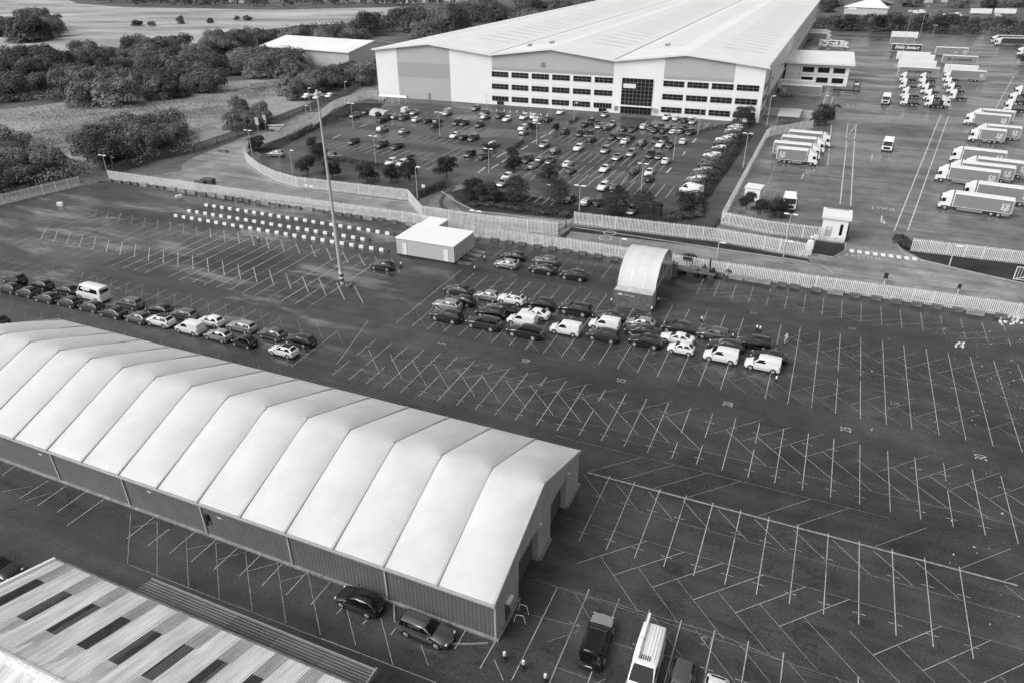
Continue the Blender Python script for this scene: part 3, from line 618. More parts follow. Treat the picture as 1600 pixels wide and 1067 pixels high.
# ------------------------------------------------------------------ fences
def fence(base, h, label, group=None, name='palisade_fence', pitch=.27, pw=.125, posts=2.75, m='galv', skip=(), z0=.05):
    pts = [G(*p) if len(p) == 2 else Vector(p) for p in base]; o0 = pts[0].copy()
    t = empty(name, o0, 0, label, 'fence', group); pal, rail = MB(), MB()
    post = MB(); post.box(-.05,.05,-.05,.05,0,h*1.0+.02); pm = post.mesh('fence_post', M[m])
    acc = 0; i = 0; pacc = 0.0
    for a, b in zip(pts[:-1], pts[1:]):
        a = a-o0; b = b-o0; d = b-a; L = d.length; dn = d.normalized(); n = Vector((-dn.y, dn.x, 0)); ang = math.atan2(dn.y, dn.x)
        s = acc
        while s < L:
            p = a+dn*s; e = dn*(pw/2); k = n*.018
            top = h+.06*math.sin(i*1.7)*.3
            q = [p-e-k, p+e-k, p+e+k, p-e+k]
            vs = [(w.x,w.y,z0) for w in q]+[(w.x,w.y,top) for w in q]
            pal.raw(vs, [(4,5,6,7),(0,1,5,4),(1,2,6,5),(2,3,7,6),(3,0,4,7)]); i += 1; s += pitch
        acc = s-L
        for z in (.45, h-.35): rail.obox(a+n*.05, b+n*.05, .04, .07, z=z)
        s = pacc
        while s < L:
            p = a+dn*s+n*.1; link('post', pm, t, p, ang); s += posts
        pacc = s-L
    pal.build('pales', M[m], t); rail.build('rails', M[m], t); return t
FN = 'palisade fences round the car parks and yard'
fence([(p[0], p[1]) for p in MF], 2.35, 'long pale palisade fence between the big car park and the estate road', FN)
fence([(590,153.5),(560,157),(522,170),(505,184),(489,201),(452,213),(416,224),(390,236),(382,244),(384,251),(391,259),(407,272),(431,284),(465,294),(547,303.5),(638,314.5),(660,341),(750,355),(873,368)], 2.6, 'pale palisade fence curving round the staff car park beside the estate road', FN)
fence([(897,351),(1000,364),(1120,378),(1262,403)], 2.6, 'pale palisade fence between the staff car park access and the gatehouse', FN)
fence([(1268,202),(1202,214),(1196,218),(1126,351),(1200,366),(1286,377)], 2.6, 'pale palisade fence wrapped round the corner of the lorry yard', FN)
fence([(1423,393),(1600,414),(1850,444)], 2.4, 'pale palisade fence along the right side of the lorry yard entrance', FN)
fence([(-260,392),(-60,338),(0,322),(60,307),(128,291)], 2.3, 'pale palisade fence at the scrub corner of the big car park', FN)
fence([(1192,180),(1268,186)], 2.5, 'pale palisade fence from the warehouse corner to the dark shrub', FN)
fence([(178,272),(240,252),(300,240),(400,206),(440,190),(500,166),(545,148),(592,118),(600,100)], 2.2, 'dark timber slat fence between the estate road and the scrub', name='timber_fence', pitch=.36, pw=.21, posts=3, m='timber_dark')
g = empty('lattice_gate', G(1583,437), math.atan2((G(1640,444)-G(1583,437)).y, (G(1640,444)-G(1583,437)).x), 'white lattice gate leaf standing in the verge at the right edge', 'gate')
m = MB(); W_, H_ = 5.5, 2.2
for k in range(14): m.box(k*W_/13-.03, k*W_/13+.03, -.02, .02, .1, H_)
m.build('bars', M['white_gloss'], g); f = MB()
for z in (.1, H_): f.box(-.06, W_+.06, -.04, .04, z-.05, z+.05)
f.tube((0,-.06,.1),(W_,-.06,H_),.05); f.box(-.06,.06,-.045,.045,0,H_+.1); f.build('gate_frame', M['white_gloss'], g)
# ------------------------------------------------------------------ loose blocks
bm_ = MB(); bm_.bbox(-.75,.75,-.3,.3,0,.62,.05); blk = bm_.mesh('concrete_block', M['concrete_dark'], 30); bm2 = MB(); bm2.bbox(-1.15,1.15,-.35,.35,0,.7,.06); blk2 = bm2.mesh('concrete_block', M['concrete'], 30)
r5 = random.Random(5)
pts = [G(*p) for p in MF]; s_tot = 0
for a, b in zip(pts[:-2], pts[1:-1]):
    d = b-a; L = d.length; dn = d.normalized(); n = Vector((dn.y, -dn.x, 0)); s = 1.0
    while s < L-1:
        big = r5.random() < .3; p = a+dn*s+n*(.75+r5.uniform(-.12,.2)); u, v = UVof(p)
        if not (-50 < u < -37):
            o = link('concrete_block', blk2 if big else blk, None, p, math.atan2(dn.y, dn.x)+r5.uniform(-.09,.09)); o['category'] = 'concrete block'
            tag(o, 'long pale concrete block lying at the foot of the car park fence' if big else 'short dark concrete block lying at the foot of the car park fence', 'concrete block', 'concrete blocks along the car park fence')
        s += 2.0+r5.uniform(0,1.3)
def barrier_mesh(m):
    b = MB(); b.prism([(-.25,0),(.25,0),(.22,.18),(.15,.52),(-.15,.52),(-.22,.18)], -.46, .46)
    return b.mesh('barrier_block', M[m], 30)
bw_, bd_ = barrier_mesh('block_white'), barrier_mesh('block_dark')
for v, a, b, nm in ((44.9,-102.0,-51.0,'nearest'),(48.3,-101.8,-57.2,'middle'),(52.6,-101.3,-55.0,'farthest')):
    n = int((b-a)/1.065)
    for k in range(n+1):
        o = link('barrier_block', bw_ if k%2 == 0 else bd_, None, U(a+k*1.065, v+r5.uniform(-.05,.05)), TH+PI/2+r5.uniform(-.05,.05))
        tag(o, '%s traffic barrier block in the %s of three striped barrier rows' % ('white' if k%2 == 0 else 'dark', nm), 'barrier block', '%s barrier row' % nm)
# ================================================================== marquee
def corr(mb, x0, x1, y, z0, z1, pitch=.3, depth=.045, axis='x', m=0):
    """trapezoid ribbed sheet in the x-z (or y-z) plane; z1 may be a function"""
    n = max(2, int(abs(x1-x0)/pitch)); pts = []
    for k in range(n):
        b = x0+(x1-x0)*k/n; w = (x1-x0)/n
        pts += [(b,0),(b+w*.35,0),(b+w*.5,depth),(b+w*.85,depth)]
    pts.append((x1,0)); f = z1 if callable(z1) else (lambda t: z1)
    vs = []
    for a, d in pts:
        p = (a, y+d) if axis == 'x' else (y+d, a)
        vs += [(p[0],p[1],z0),(p[0],p[1],f(a))]
    mb.raw(vs, [(2*i,2*i+2,2*i+3,2*i+1) for i in range(len(pts)-1)], m)
rv0 = random.Random(2)
TL, TW, TE, TR = 73.8, 20.0, 4.3, 8.05            # length, width, eaves, ridge
tent = empty('marquee_hall', U(0,-22), TH, 'long storage marquee with inflated white fabric roof and dark ribbed walls', 'marquee')
BAY = TL/15; rf = MB()
kk = (TR-TE)/(TW/2)
for b in range(15):
    nu, nv = 12, 36; vs = []; bb = rv0.uniform(.38,.52)
    for j in range(nv+1):
        y = -.25+(TW+.5)*j/nv; d = abs(y-TW/2); t = max(0.0, 1-d/(TW/2+.25))
        for i in range(nu+1):
            s = i/nu; q = math.sin(PI*s)
            r = 1.5*q**.8*max(0, 1-(d/(TW/2))**2)
            z = TR-kk*(math.sqrt(d*d+r*r)-.35*r)+bb*q**.8*math.sin(PI*.6*t)**.5
            vs.append((-b*BAY-s*BAY, y, z))
    rf.raw(vs, [(j*(nu+1)+i, j*(nu+1)+i+1, (j+1)*(nu+1)+i+1, (j+1)*(nu+1)+i)[::-1] for j in range(nv) for i in range(nu)])
rf.build('roof', M['fabric'], tent, 40)
for b in range(16):
    r = MB(); x = -b*BAY
    for y0, y1 in ((-.28, TW/2), (TW+.28, TW/2)):
        z0, z1 = TE-.02, TR+.03; w = .1
        vs = [(x-w,y0,z0),(x+w,y0,z0),(x+w,y1,z1),(x-w,y1,z1)]; vs += [(a,c,z+.07) for a,c,z in vs]
        r.raw(vs, [(0,3,2,1),(4,5,6,7),(0,1,5,4),(1,2,6,5),(2,3,7,6),(3,0,4,7)])
    r.box(x-.09, x+.09, -.36, -.27, TE-.35, TE+.02); r.build('roof_rib', M['fabric_seam' if 0 < b < 15 else 'alu'], tent)
w = MB(); corr(w, -TL, 0, 0, .18, TE-.22, .36, .022); w.build('long_wall', M['wall_dark'], tent)
w = MB(); corr(w, -TL, 0, TW-.05, .18, TE-.22, .36); w.build('long_wall', M['wall_dark'], tent)
gz = lambda y: TE-.12+(TR-TE)*(1-abs(y-TW/2)/(TW/2))
D1, D2 = (4.55, 8.95), (12.05, 16.3); DH = 4.05
for x in (0, -TL):
    w = MB()
    if x == 0:
        for a, b in ((0,D1[0]),(D1[1],D2[0]),(D2[1],TW)): corr(w, a, b, x, .18, gz, .4, .04, 'y')
        for a, b in (D1, D2): corr(w, a, b, x, DH, gz, .4, .04, 'y')
    else: corr(w, 0, TW, x, .18, gz, .4, .04, 'y')
    w.build('gable_wall', M['wall_gable'], tent)
    t = MB()
    for y0, y1, z0, z1 in ((-.3,TW/2,TE-.12,TR-.02),(TW+.3,TW/2,TE-.12,TR-.02)):
        vs = [(x-.05,y0,z0-.12),(x+.14,y0,z0-.12),(x+.14,y1,z1-.12),(x-.05,y1,z1-.12)]; vs += [(a,c,z+.2) for a,c,z in vs]
        t.raw(vs, [(0,3,2,1),(4,5,6,7),(0,1,5,4),(1,2,6,5),(2,3,7,6),(3,0,4,7)])
    t.build('verge_trim', M['alu'], tent)
for a, b in (D1, D2):
    d = MB(); n = 8
    for k in range(n): z0 = .06+k*(DH-.1)/n; d.bbox(-.62, -.55, a+.02, b-.02, z0, z0+(DH-.1)/n-.03, .015)
    dd = d.build('roller_door', M['door_dark'], tent)
    j = MB(); j.box(-.6,-.0,a-.04,a+.02,0,DH); j.box(-.6,-.0,b-.02,b+.04,0,DH); j.box(-.6,.0,a,b,DH,DH+.06); j.build('door_frame', M['wall_gable'], dd)
    l = MB(); l.bbox(.02,.2,b+.15,b+.4,DH+.1,DH+.25,.03); l.build('wall_lamp', M['white_gloss'], tent)
pd = MB(); pd.bbox(.04,.10,1.75,2.65,.12,2.15,.02); pdo = pd.build('side_door', M['door_dark'], tent); q = MB(); q.bbox(.05,.4,1.7,2.7,2.25,2.4,.04); q.build('canopy', M['white_gloss'], pdo); q = MB(); q.tube((.13,2.5,1.0),(.13,2.5,1.25),.03); q.build('handle', M['alu'], pdo)
for k in range(8):
    p = MB(); x = -.1-k*BAY*2 if k else -.02; p.box(x-.08, x+.08, -.1, -.005, .15, TE-.3); p.build('wall_post', M['alu'], tent)
gt = MB(); gt.box(-TL-.1, .1, -.42, -.24, TE-.34, TE-.14); gt.box(-TL-.1,.1,TW+.24,TW+.42,TE-.34,TE-.14); gt.build('gutter', M['alu'], tent)
gt = MB(); gt.box(-TL,0,-.12,.02,TE-.55,TE-.36); gt.build('eaves_rail', M['alu'], tent)
pl = MB(); pl.box(-TL,.0,-.22,.06,0,.2); pl.box(-TL,0,TW-.06,TW+.2,0,.2)
for a, b in ((-.2,D1[0]-.1),(D1[1]+.1,D2[0]-.1),(D2[1]+.1,TW+.2)): pl.bbox(-.1,.26,a,b,0,.22,.03)
pl.build('plinth', M['concrete'], tent)
dk = MB(); dk.bbox(-68.0,-66.6,-.05,-.03+.02,.2,2.6,.01); dko = dk.build('side_door', M['door_dark'], tent); q = MB(); q.bbox(-68.1,-66.8,-.4,-.03,2.75,2.9,.04); q.build('canopy', M['white_gloss'], dko)
for x, z in ((-51,2.9),(-36,3.0),(-27.5,2.8)): s = MB(); s.box(x-.25,x+.25,-.06,-.03,z,z+.12); s.build('wall_sign', M['sign_white'], tent)
ex = MB(); ex.bbox(-29.2,-28.8,-.25,-.02,2.1,2.8,.03); ex.tube((-29,-.2,1.6),(-29,-.2,2.1),.1); ex.build('extractor', M['trim'], tent)
wr = MB()
for a, b in (((-9.2,-.3),(-8.3,-1.7)),((-8.3,-1.7),(-4.2,-2.3)),((-4.2,-2.3),(-1.6,-1.2)),((-1.6,-1.2),(-.4,-.6))): wr.obox((a[0],a[1],0),(b[0],b[1],0),.12,.15)
o = wr.build('timber_kerb', M['concrete'], None, None, U(0,-22), TH); tag(o, 'low pale kerb rail on the ground at the near corner of the marquee', 'kerb rail')
# ------------------------------------------------------------------ white site unit with rear wing
bx = empty('site_unit', U(-49.4,44.4), TH, 'flat roofed pale grey storage unit with loading ramps at the end of the striped barriers', 'storage unit')
W1, D1_, H1 = 11.4, 7.8, 3.25
w = MB(); corr(w, 0, W1, -.03, .32, H1-.05, .42, .03); w.box(.0,W1-.04,.03,D1_,.32,H1-.08); w.build('wall', M['box_wall'], bx)
w = MB(); corr(w, 0, D1_, W1-.03, .32, H1-.05, .42, .03, 'y'); w.build('end_wall', M['box_wall'], bx)
w = MB(); w.box(.3,4.1,D1_+.003,D1_+4.0,.3,H1-.05); w.build('rear_wing', M['box_wall'], bx)
r = MB(); r.bbox(-.12,W1+.12,-.14,D1_+.1,H1-.06,H1+.12,.05); r.bbox(.25,4.2,D1_+.103,D1_+4.15,H1-.06,H1+.12,.05); r.build('roof', M['box_roof'], bx)
r = MB(); r.box(.05,W1-.05,.06,D1_-.05,.02,.30); r.build('base_frame', M['chassis'], bx)
for x in (1.15, 9.4): d = MB(); d.bbox(x,x+.9,-.085,-.045,.36,2.45,.01); dd = d.build('door', M['white_gloss'], bx); q = MB(); q.box(x+.1,x+.22,-.11,-.087,1.25,1.4); q.build('handle', M['trim'], dd)
for y in (.7,4.4): d = MB(); d.bbox(W1+.01,W1+.06,y,y+2.7,.36,2.85,.01); d.build('roller_door', M['clad_grey'], bx)
for y in (.5,2.6,4.5,6.2): d = MB(); d.raw([(W1+.1,y,.3),(W1+2.6,y,.03),(W1+2.6,y+1.15,.03),(W1+.1,y+1.15,.3),(W1+.1,y,.0),(W1+2.6,y,.0),(W1+2.6,y+1.15,.0),(W1+.1,y+1.15,.0)], [(0,1,2,3),(0,4,5,1),(3,2,6,7),(1,5,6,2)]); d.build('ramp', M['concrete' if y > 3 else 'concrete_dark'], bx)
# ------------------------------------------------------------------ containers with arched cover
def container(u, v, label, m='container'):
    c = empty('shipping_container', U(u,v), TH, label, 'container', 'containers under the arched cover')
    Lc, Wc, Hc = 6.06, 2.44, 2.59; w = MB()
    corr(w, .12, Lc-.12, .03, .16, Hc-.12, .26, .05); corr(w, .12, Lc-.12, Wc-.08, .16, Hc-.12, .26, .05); corr(w, .12, Wc-.12, .05, .16, Hc-.12, .26, .05, 'y'); w.build('side_wall', M[m], c)
    f = MB()
    for x in (0,Lc-.16):
        for y in (0,Wc-.16): f.box(x,x+.16,y,y+.16,0,Hc)
    for y in (0,Wc-.14):
        for z in (.0,Hc-.13): f.box(.16,Lc-.16,y,y+.14,z,z+.13)
    for x in (0,Lc-.14):
        for z in (0,Hc-.13): f.box(x,x+.14,.16,Wc-.16,z,z+.13)
    f.build('frame', M['container'], c)
    r = MB(); n = 26
    for k in range(n): x = .15+k*(Lc-.3)/n; r.box(x, x+.12, .15, Wc-.15, Hc-.06, Hc-.012)
    r.box(.14,Lc-.14,.15,Wc-.15,Hc-.12,Hc-.063); r.build('roof', M['container_roof'], c)
    d = MB(); 
    for y in (.14,Wc/2+.01): d.bbox(Lc-.04,Lc+.01,y,y+Wc/2-.16,.16,Hc-.15,.015)
    dd = d.build('door', M['container'], c); k = MB(); [k.tube((Lc+.04,y,.1),(Lc+.04,y,Hc-.1),.025,n=6) for y in (.4,.95,1.5,2.05)]; k.build('lock_bar', M['galv'], dd)
    return c
c1 = container(-8.5, 39.45, 'dark rusty shipping container facing the parked cars, under the arched cover')
lt = MB(); lt.box(1.78,1.86,-.012,.02,1.92,2.16); lt.box(2.05,2.16,-.012,.02,1.9,2.17); lt.box(2.22,2.65,-.012,.02,1.98,2.10); lt.box(2.72,3.2,-.012,.02,1.92,2.10); lt.build('worn_lettering', M['clad_grey'], c1)
q = MB(); q.raw([(.75,.0,1.95),(1.55,.0,1.95),(1.4,.0,2.15),(1.15,.0,2.28),(.9,.0,2.12)],[(0,1,2,3,4)]); q.raw([(.75,-.01,1.95),(1.55,-.01,1.95),(1.4,-.01,2.15),(1.15,-.01,2.28),(.9,-.01,2.12)],[(0,1,2,3,4)]); q.build('emblem', M['sign_white'], c1)
q = MB(); q.box(3.35,3.42,-.012,.03,.18,2.4); q.build('wall_post', M['galv_dark'], c1)
c2 = container(-8.5, 52.0, 'dark shipping container at the back of the arched cover beside the fence')
ac = empty('arched_cover', U(-8.3,41.3), TH, 'white arched fabric cover spanning two shipping containers', 'canopy')
A0, A1, AH, AL = 0.0, 11.6, 4.1, 5.75; cv = MB(); n = 28; nb = 12
def arc(t): 
    a = PI*t; return A1/2-A1/2*math.cos(a), 2.6+AH*max(0,math.sin(a))**1.12
vs = []; 
for j in range(n+1):
    y, z = arc(j/n)
    for i in range(nb+1): s = i/nb; sag = .10*abs(math.sin(PI*s*3))**.7 * math.sin(PI*j/n); vs.append((AL*s, y, z-sag*.8))
fs = [(j*(nb+1)+i, j*(nb+1)+i+1, (j+1)*(nb+1)+i+1, (j+1)*(nb+1)+i) for j in range(n) for i in range(nb)]
cv.raw(vs, fs); cv.build('fabric', M['fabric'], ac, 60)
for i in range(4):
    fr = MB(); x = AL*i/3
    for j in range(n): a, b = arc(j/n), arc((j+1)/n); fr.tube((x,a[0],a[1]-.06),(x,b[0],b[1]-.06),.05,n=6)
    fr.tube((x,.3,2.75),(x,A1-.3,2.75),.03,n=6) if i in (0,3) else None
    for j in range(4,n-4,4): a = arc(j/n); fr.tube((x,a[0],a[1]-.1),(x,a[0]+.6,2.75),.02,n=5) if i in (0,3) else None
    fr.build('arch_rib', M['galv'], ac, 40)
hm = MB(); hm.box(0,AL,-.04,.03,2.6,2.75); hm.box(0,AL,A1-.03,A1+.06,2.56,2.85); hm.build('hem', M['fabric'], ac)
# ------------------------------------------------------------------ warehouse
WA, WB = G(592.7,151), G(1184.8,192.7); FD = (WB-WA).normalized(); FW = (WB-WA).length
fa = math.atan2(FD.y, FD.x); SK = math.radians(-23.4985)-fa          # depth axis follows the site grid, a touch off the facade
WD = 303.0; dxy = (-math.sin(SK), math.cos(SK))
def dp(s, n): return (s+dxy[0]*n, dxy[1]*n)
wh = empty('warehouse', WA, fa, 'huge white triple gabled warehouse with office windows and glazed entrance', 'warehouse')
prof = [(-.0,16.0),(21.4,18.5),(44.7,15.9),(65.9,18.5),(87.4,15.9),(109.6,18.5),(FW,16.0)]
def zroof(s):
    for (a,za),(b,zb) in zip(prof[:-1],prof[1:]):
        if a <= s <= b: return za+(zb-za)*(s-a)/(b-a)
    return 16.0
w = MB()
w.face([(0,0,0),(FW,0,0)]+[(s,0,z) for s,z in prof[::-1]])
w.build('front_wall', M['clad_white'], wh); w = MB()
a, b = dp(0,WD), dp(FW,WD)
w.face([(b[0],b[1],0),(a[0],a[1],0)]+[(dp(s,WD)[0],dp(s,WD)[1],z) for s,z in prof])
w.build('rear_wall', M['clad_white'], wh)
w = MB(); w.face([(FW,0,0),(b[0],b[1],0),(b[0],b[1],16),(FW,0,16)]); w.build('side_wall', M['clad_side'], wh); w = MB(); w.face([(a[0],a[1],0),(0,0,0),(0,0,16),(a[0],a[1],16)]); w.build('side_wall', M['clad_side'], wh)
r = MB(); ov = .9; pr = [(prof[0][0]-1.0, prof[0][1]-.12)]+prof[1:-1]+[(prof[-1][0]+1.0, prof[-1][1]-.12)]
NS = 44
for (s0,z0),(s1,z1) in zip(pr[:-1],pr[1:]):
    for t in (.12,):
        q = [(s0,-ov),(s1,-ov)]; e0 = dp(s0,WD+ov); e1 = dp(s1,WD+ov)
        vs = [(s0,-ov,z0+t),(s1,-ov,z1+t),(e1[0],e1[1],z1+t),(e0[0],e0[1],z0+t)]
        vs += [(x,y,z+.28) for x,y,z in vs]
        r.raw(vs, [(0,3,2,1),(4,5,6,7),(0,1,5,4),(2,3,7,6)] + ([(3,0,4,7)] if s0 < 0 else []) + ([(1,2,6,5)] if s1 > FW else []))
rfo = r.build('roof', M['roof_white'], wh)
# rooflights: long strips of translucent sheet across each slope
for si, ((s0,z0),(s1,z1)) in enumerate(zip(pr[:-1],pr[1:])):
    rl = MB(); d0, d1 = (26, 250)
    for k in range(26):
        n0 = d0+k*(d1-d0)/26; fa_, fb_ = .18, .74
        if si%2 == 1: fa_, fb_ = .26, .82
        pts = []
        for f, n in ((fa_,n0),(fb_,n0),(fb_,n0+1.1),(fa_,n0+1.1)):
            s = s0+(s1-s0)*f; z = z0+(z1-z0)*f+.43; x, y = dp(s,n); pts.append((x,y,z))
        rl.face(pts)
    rl.build('roof_light_strip', M['gutter' if False else 'roof_light'], wh)
for s in (44.7, 87.4):
    g_ = MB(); e = dp(s,WD); f0 = dp(s,-ov)
    vs = [(f0[0]-.45,f0[1],16.34),(f0[0]+.45,f0[1],16.34),(e[0]+.45,e[1],16.34),(e[0]-.45,e[1],16.34)]; g_.face(vs); g_.build('valley_gutter', M['gutter'], wh)
e = dp(FW+1,WD); g_ = MB(); g_.face([(FW+.55,-ov,16.335),(FW+.95,-ov,16.315),(e[0]-.05,e[1],16.315),(e[0]-.45,e[1],16.335)]); g_.build('valley_gutter', M['gutter'], wh)
fs_ = MB()
for (s0,z0),(s1,z1) in zip(pr[:-1],pr[1:]):
    vs = [(s0,-ov-.03,z0-.1),(s1,-ov-.03,z1-.1),(s1,-ov-.03,z1+.46),(s0,-ov-.03,z0+.46)]; vs += [(x,y+.025,z) for x,y,z in vs]
    fs_.raw(vs, [(0,1,2,3),(4,7,6,5),(0,4,5,1),(3,2,6,7)])
fs_.build('fascia', M['clad_side'], wh)
def panel(s0, s1, z0, z1, m, off=.03, name='wall_panel'):
    p = MB()
    if z1 is None: 
        br = [s0]+[s for s,_ in prof if s0 < s < s1]+[s1]
        p.face([(s0,-off,z0),(s1,-off,z0)]+[(s,-off,zroof(s)-.1) for s in br[::-1]])
    else: p.face([(s0,-off,z0),(s1,-off,z0),(s1,-off,z1),(s0,-off,z1)])
    return p.build(name, M[m], wh)
panel(8.6,29.2,12.3,None,'clad_grey'); panel(8.6,29.2,7.32,12.28,'clad_grey_dark'); panel(8.6,29.2,0,7.3,'clad_grey')
panel(45.0,87.2,12.2,None,'clad_grey'); panel(45.0,87.2,11.2,12.18,'clad_grey_dark')
panel(103.2,124.4,12.3,None,'clad_grey'); panel(103.2,124.4,11.3,12.28,'clad_grey_dark')
v_ = MB(); [v_.box(62.5,64.3,-.12,-.03,13.0+k*.25,13.1+k*.25) for k in range(6)]; v_.build('louvre', M['gutter'], wh)
def window(s0, s1, z0, z1, door=False):
    f = MB(); f.box(s0-.06,s1+.06,-.12,-.005,z0-.08,z0-.001); f.box(s0-.06,s1+.06,-.12,-.005,z1+.001,z1+.08); f.box(s0-.08,s0-.001,-.12,-.005,z0,z1); f.box(s1+.001,s1+.08,-.12,-.005,z0,z1)
    n = 4
    for k in range(1,n): s = s0+(s1-s0)*k/n; f.box(s-.05,s+.05,-.1,-.045,z0,z1)
    f.box(s0,s1,-.1,-.046,(z0+z1)/2-.04,(z0+z1)/2+.04)
    fo = f.build('window', M['gutter'], wh); p = MB(); p.face([(s0,-.04,z0),(s1,-.04,z0),(s1,-.04,z1),(s0,-.04,z1)]); p.build('pane', M['glass_building'], fo)
    return fo
for z in (9.2,5.25,1.3):
    for k in range(6):
        s = 45.0+k*7.22
        if z < 2 and k in (0,5): continue
        window(s, s+5.9, z, z+1.55)
    for k in range(4): s = 103.3+k*7.42; window(s, s+6.35, z, z+1.55)
for z in (7.0,3.0):
    for k in range(6): panel(45.0+k*7.22, 50.9+k*7.22, z, z+.9, 'clad_side', .012, 'spandrel')
    for k in range(4): panel(103.3+k*7.42, 109.65+k*7.42, z, z+.9, 'clad_side', .012, 'spandrel')
def dglass(s0, s1, z0, z1, nx, nz, name):
    f = MB()
    for k in range(nx+1): s = s0+(s1-s0)*k/nx; f.box(s-.05,s+.05,-.16,-.06,z0,z1)
    for k in range(nz+1): z = z0+(z1-z0)*k/nz; f.box(s0,s1,-.14,-.061,z-.04,z+.04)
    fo = f.build(name, M['gutter'], wh); p = MB(); p.face([(s0,-.05,z0),(s1,-.05,z0),(s1,-.05,z1),(s0,-.05,z1)]); p.build('pane', M['glass_building'], fo); return fo
dglass(90.1,100.1,2.7,10.95,8,7,'entrance_glazing'); dglass(90.1,100.1,.05,2.6,8,2,'entrance_doors'); dglass(45.0,50.9,1.3,2.85,5,1,'door_glazing'); dglass(46.8,49.2,.05,1.25,2,1,'door_glazing'); dglass(81.1,87.0,1.3,2.85,6,1,'door_glazing'); dglass(82.9,85.4,.05,1.25,2,1,'door_glazing')
cn = MB(); cn.bbox(89.6,100.6,-1.6,-.17,2.55,2.75,.05); cn.build('canopy', M['clad_side'], wh)
sg_ = MB(); sg_.box(90.6,94.6,-.2,-.165,8.0,9.3); sg_.build('sign_board', M['clad_side'], wh)
for s, z in ((20.2,.1),): d = MB(); d.box(s,s+1.1,-.06,-.035,z,z+2.3); d.build('door', M['gutter'], wh)
for s in (88.2,101.2,87.9): d = MB(); d.bbox(s,s+1.2,-.15,-.03,.8,2.2,.02); d.build('wall_sign', M['clad_grey'], wh)
# east side: loading docks under a dark band, side windows
def sidept(n, z, off=.03): return (FW+dxy[0]*n+off, dxy[1]*n, z)
dkb = MB(); dkb.face([sidept(16,.2),sidept(300,.2),sidept(300,5.6),sidept(16,5.6)]); dkb.build('dock_wall', M['wall_gable'], wh)
cnb = MB(); vs = [sidept(16,5.6,.0),sidept(300,5.6,.0),sidept(300,5.6,.45),sidept(16,5.6,.45)]; vs += [(x,y,z+.5) for x,y,z in vs]; cnb.raw(vs, [(0,3,2,1),(4,5,6,7),(0,1,5,4),(1,2,6,5),(2,3,7,6),(3,0,4,7)]); cnb.build('dock_canopy', M['clad_side'], wh)
for k in range(60):
    n = 20+k*4.7; d = MB(); d.face([sidept(n,1.2,.06),sidept(n+3,1.2,.06),sidept(n+3,4.4,.06),sidept(n,4.4,.06)]); d.build('dock_door', M['clad_grey' if k%3 else 'door_dark'], wh)
for z in (9.2,5.25,1.3):
    for n in (2.0,8.0): d = MB(); d.face([sidept(n,z,.05),sidept(n+4.6,z,.05),sidept(n+4.6,z+1.55,.05),sidept(n,z+1.55,.05)]); d.build('side_window', M['glass_building'], wh)
for n in (26,60,95,140,200): d = MB(); p = sidept(n,9,0); d.bbox(p[0],p[0]+.4,p[1]-.4,p[1]+.4,9,9.5,.05); d.build('wall_lamp', M['gutter'], wh)
p = sidept(15,7,0); d = MB(); d.tube((p[0]+.2,p[1],6.5),(p[0]+.2,p[1],13),.18); d.build('flue_pipe', M['galv_dark'], wh)
for s, n in ((52,16),(59,19),(97,30)): 
    d = MB(); x, y = dp(s,n); z = zroof(s)+.4; d.box(x-.5,x+.5,y-.4,y+.4,z-.2,z+.7); d.tube((x+.9,y,z-.2),(x+.9,y,z+1.0),.2); d.build('roof_vent', M['gutter'], wh)
# office annex on the yard side
an = empty('office_annex', WA+FD*0, fa, 'two storey white office annex with mono pitch roof on the yard side of the warehouse', 'office building')
a0, a1 = 136.5, 159.2; n0 = 77.0; AX = MB(); x0_ = FW+dxy[0]*n0-FW
AX.box(a0+.0,a1,n0,n0+26,0,7.4); AX.build('wall', M['clad_white'], an)
R_ = MB(); vs = [(a0-.9,n0-1.6,7.6),(a1+1.6,n0-1.6,7.6),(a1+1.6,n0+29,8.6),(a0-.9,n0+29,8.6)]; vs += [(x,y,z+.55) for x,y,z in vs]; R_.raw(vs, [(0,3,2,1),(4,5,6,7),(0,1,5,4),(1,2,6,5),(2,3,7,6),(3,0,4,7)]); R_.build('roof', M['roof_white'], an)
for z in (4.7,1.1):
    for k in range(3):
        s = a0+6.2+k*5.5; f = MB(); f.box(s-.1,s+4.1,n0-.08,n0-.02,z-.1,z+1.8); fo = f.build('window', M['gutter'], an); p = MB(); p.face([(s,n0-.1,z),(s+4,n0-.1,z),(s+4,n0-.1,z+1.7),(s,n0-.1,z+1.7)]); p.build('pane', M['glass_building'], fo)
f = MB(); f.box(a0+5.2,a0+5.35,n0-.05,n0-.01,0,7.3); f.box(a0,a1,n0-.04,n0-.012,3.7,3.8); f.build('downpipe', M['gutter'], an)
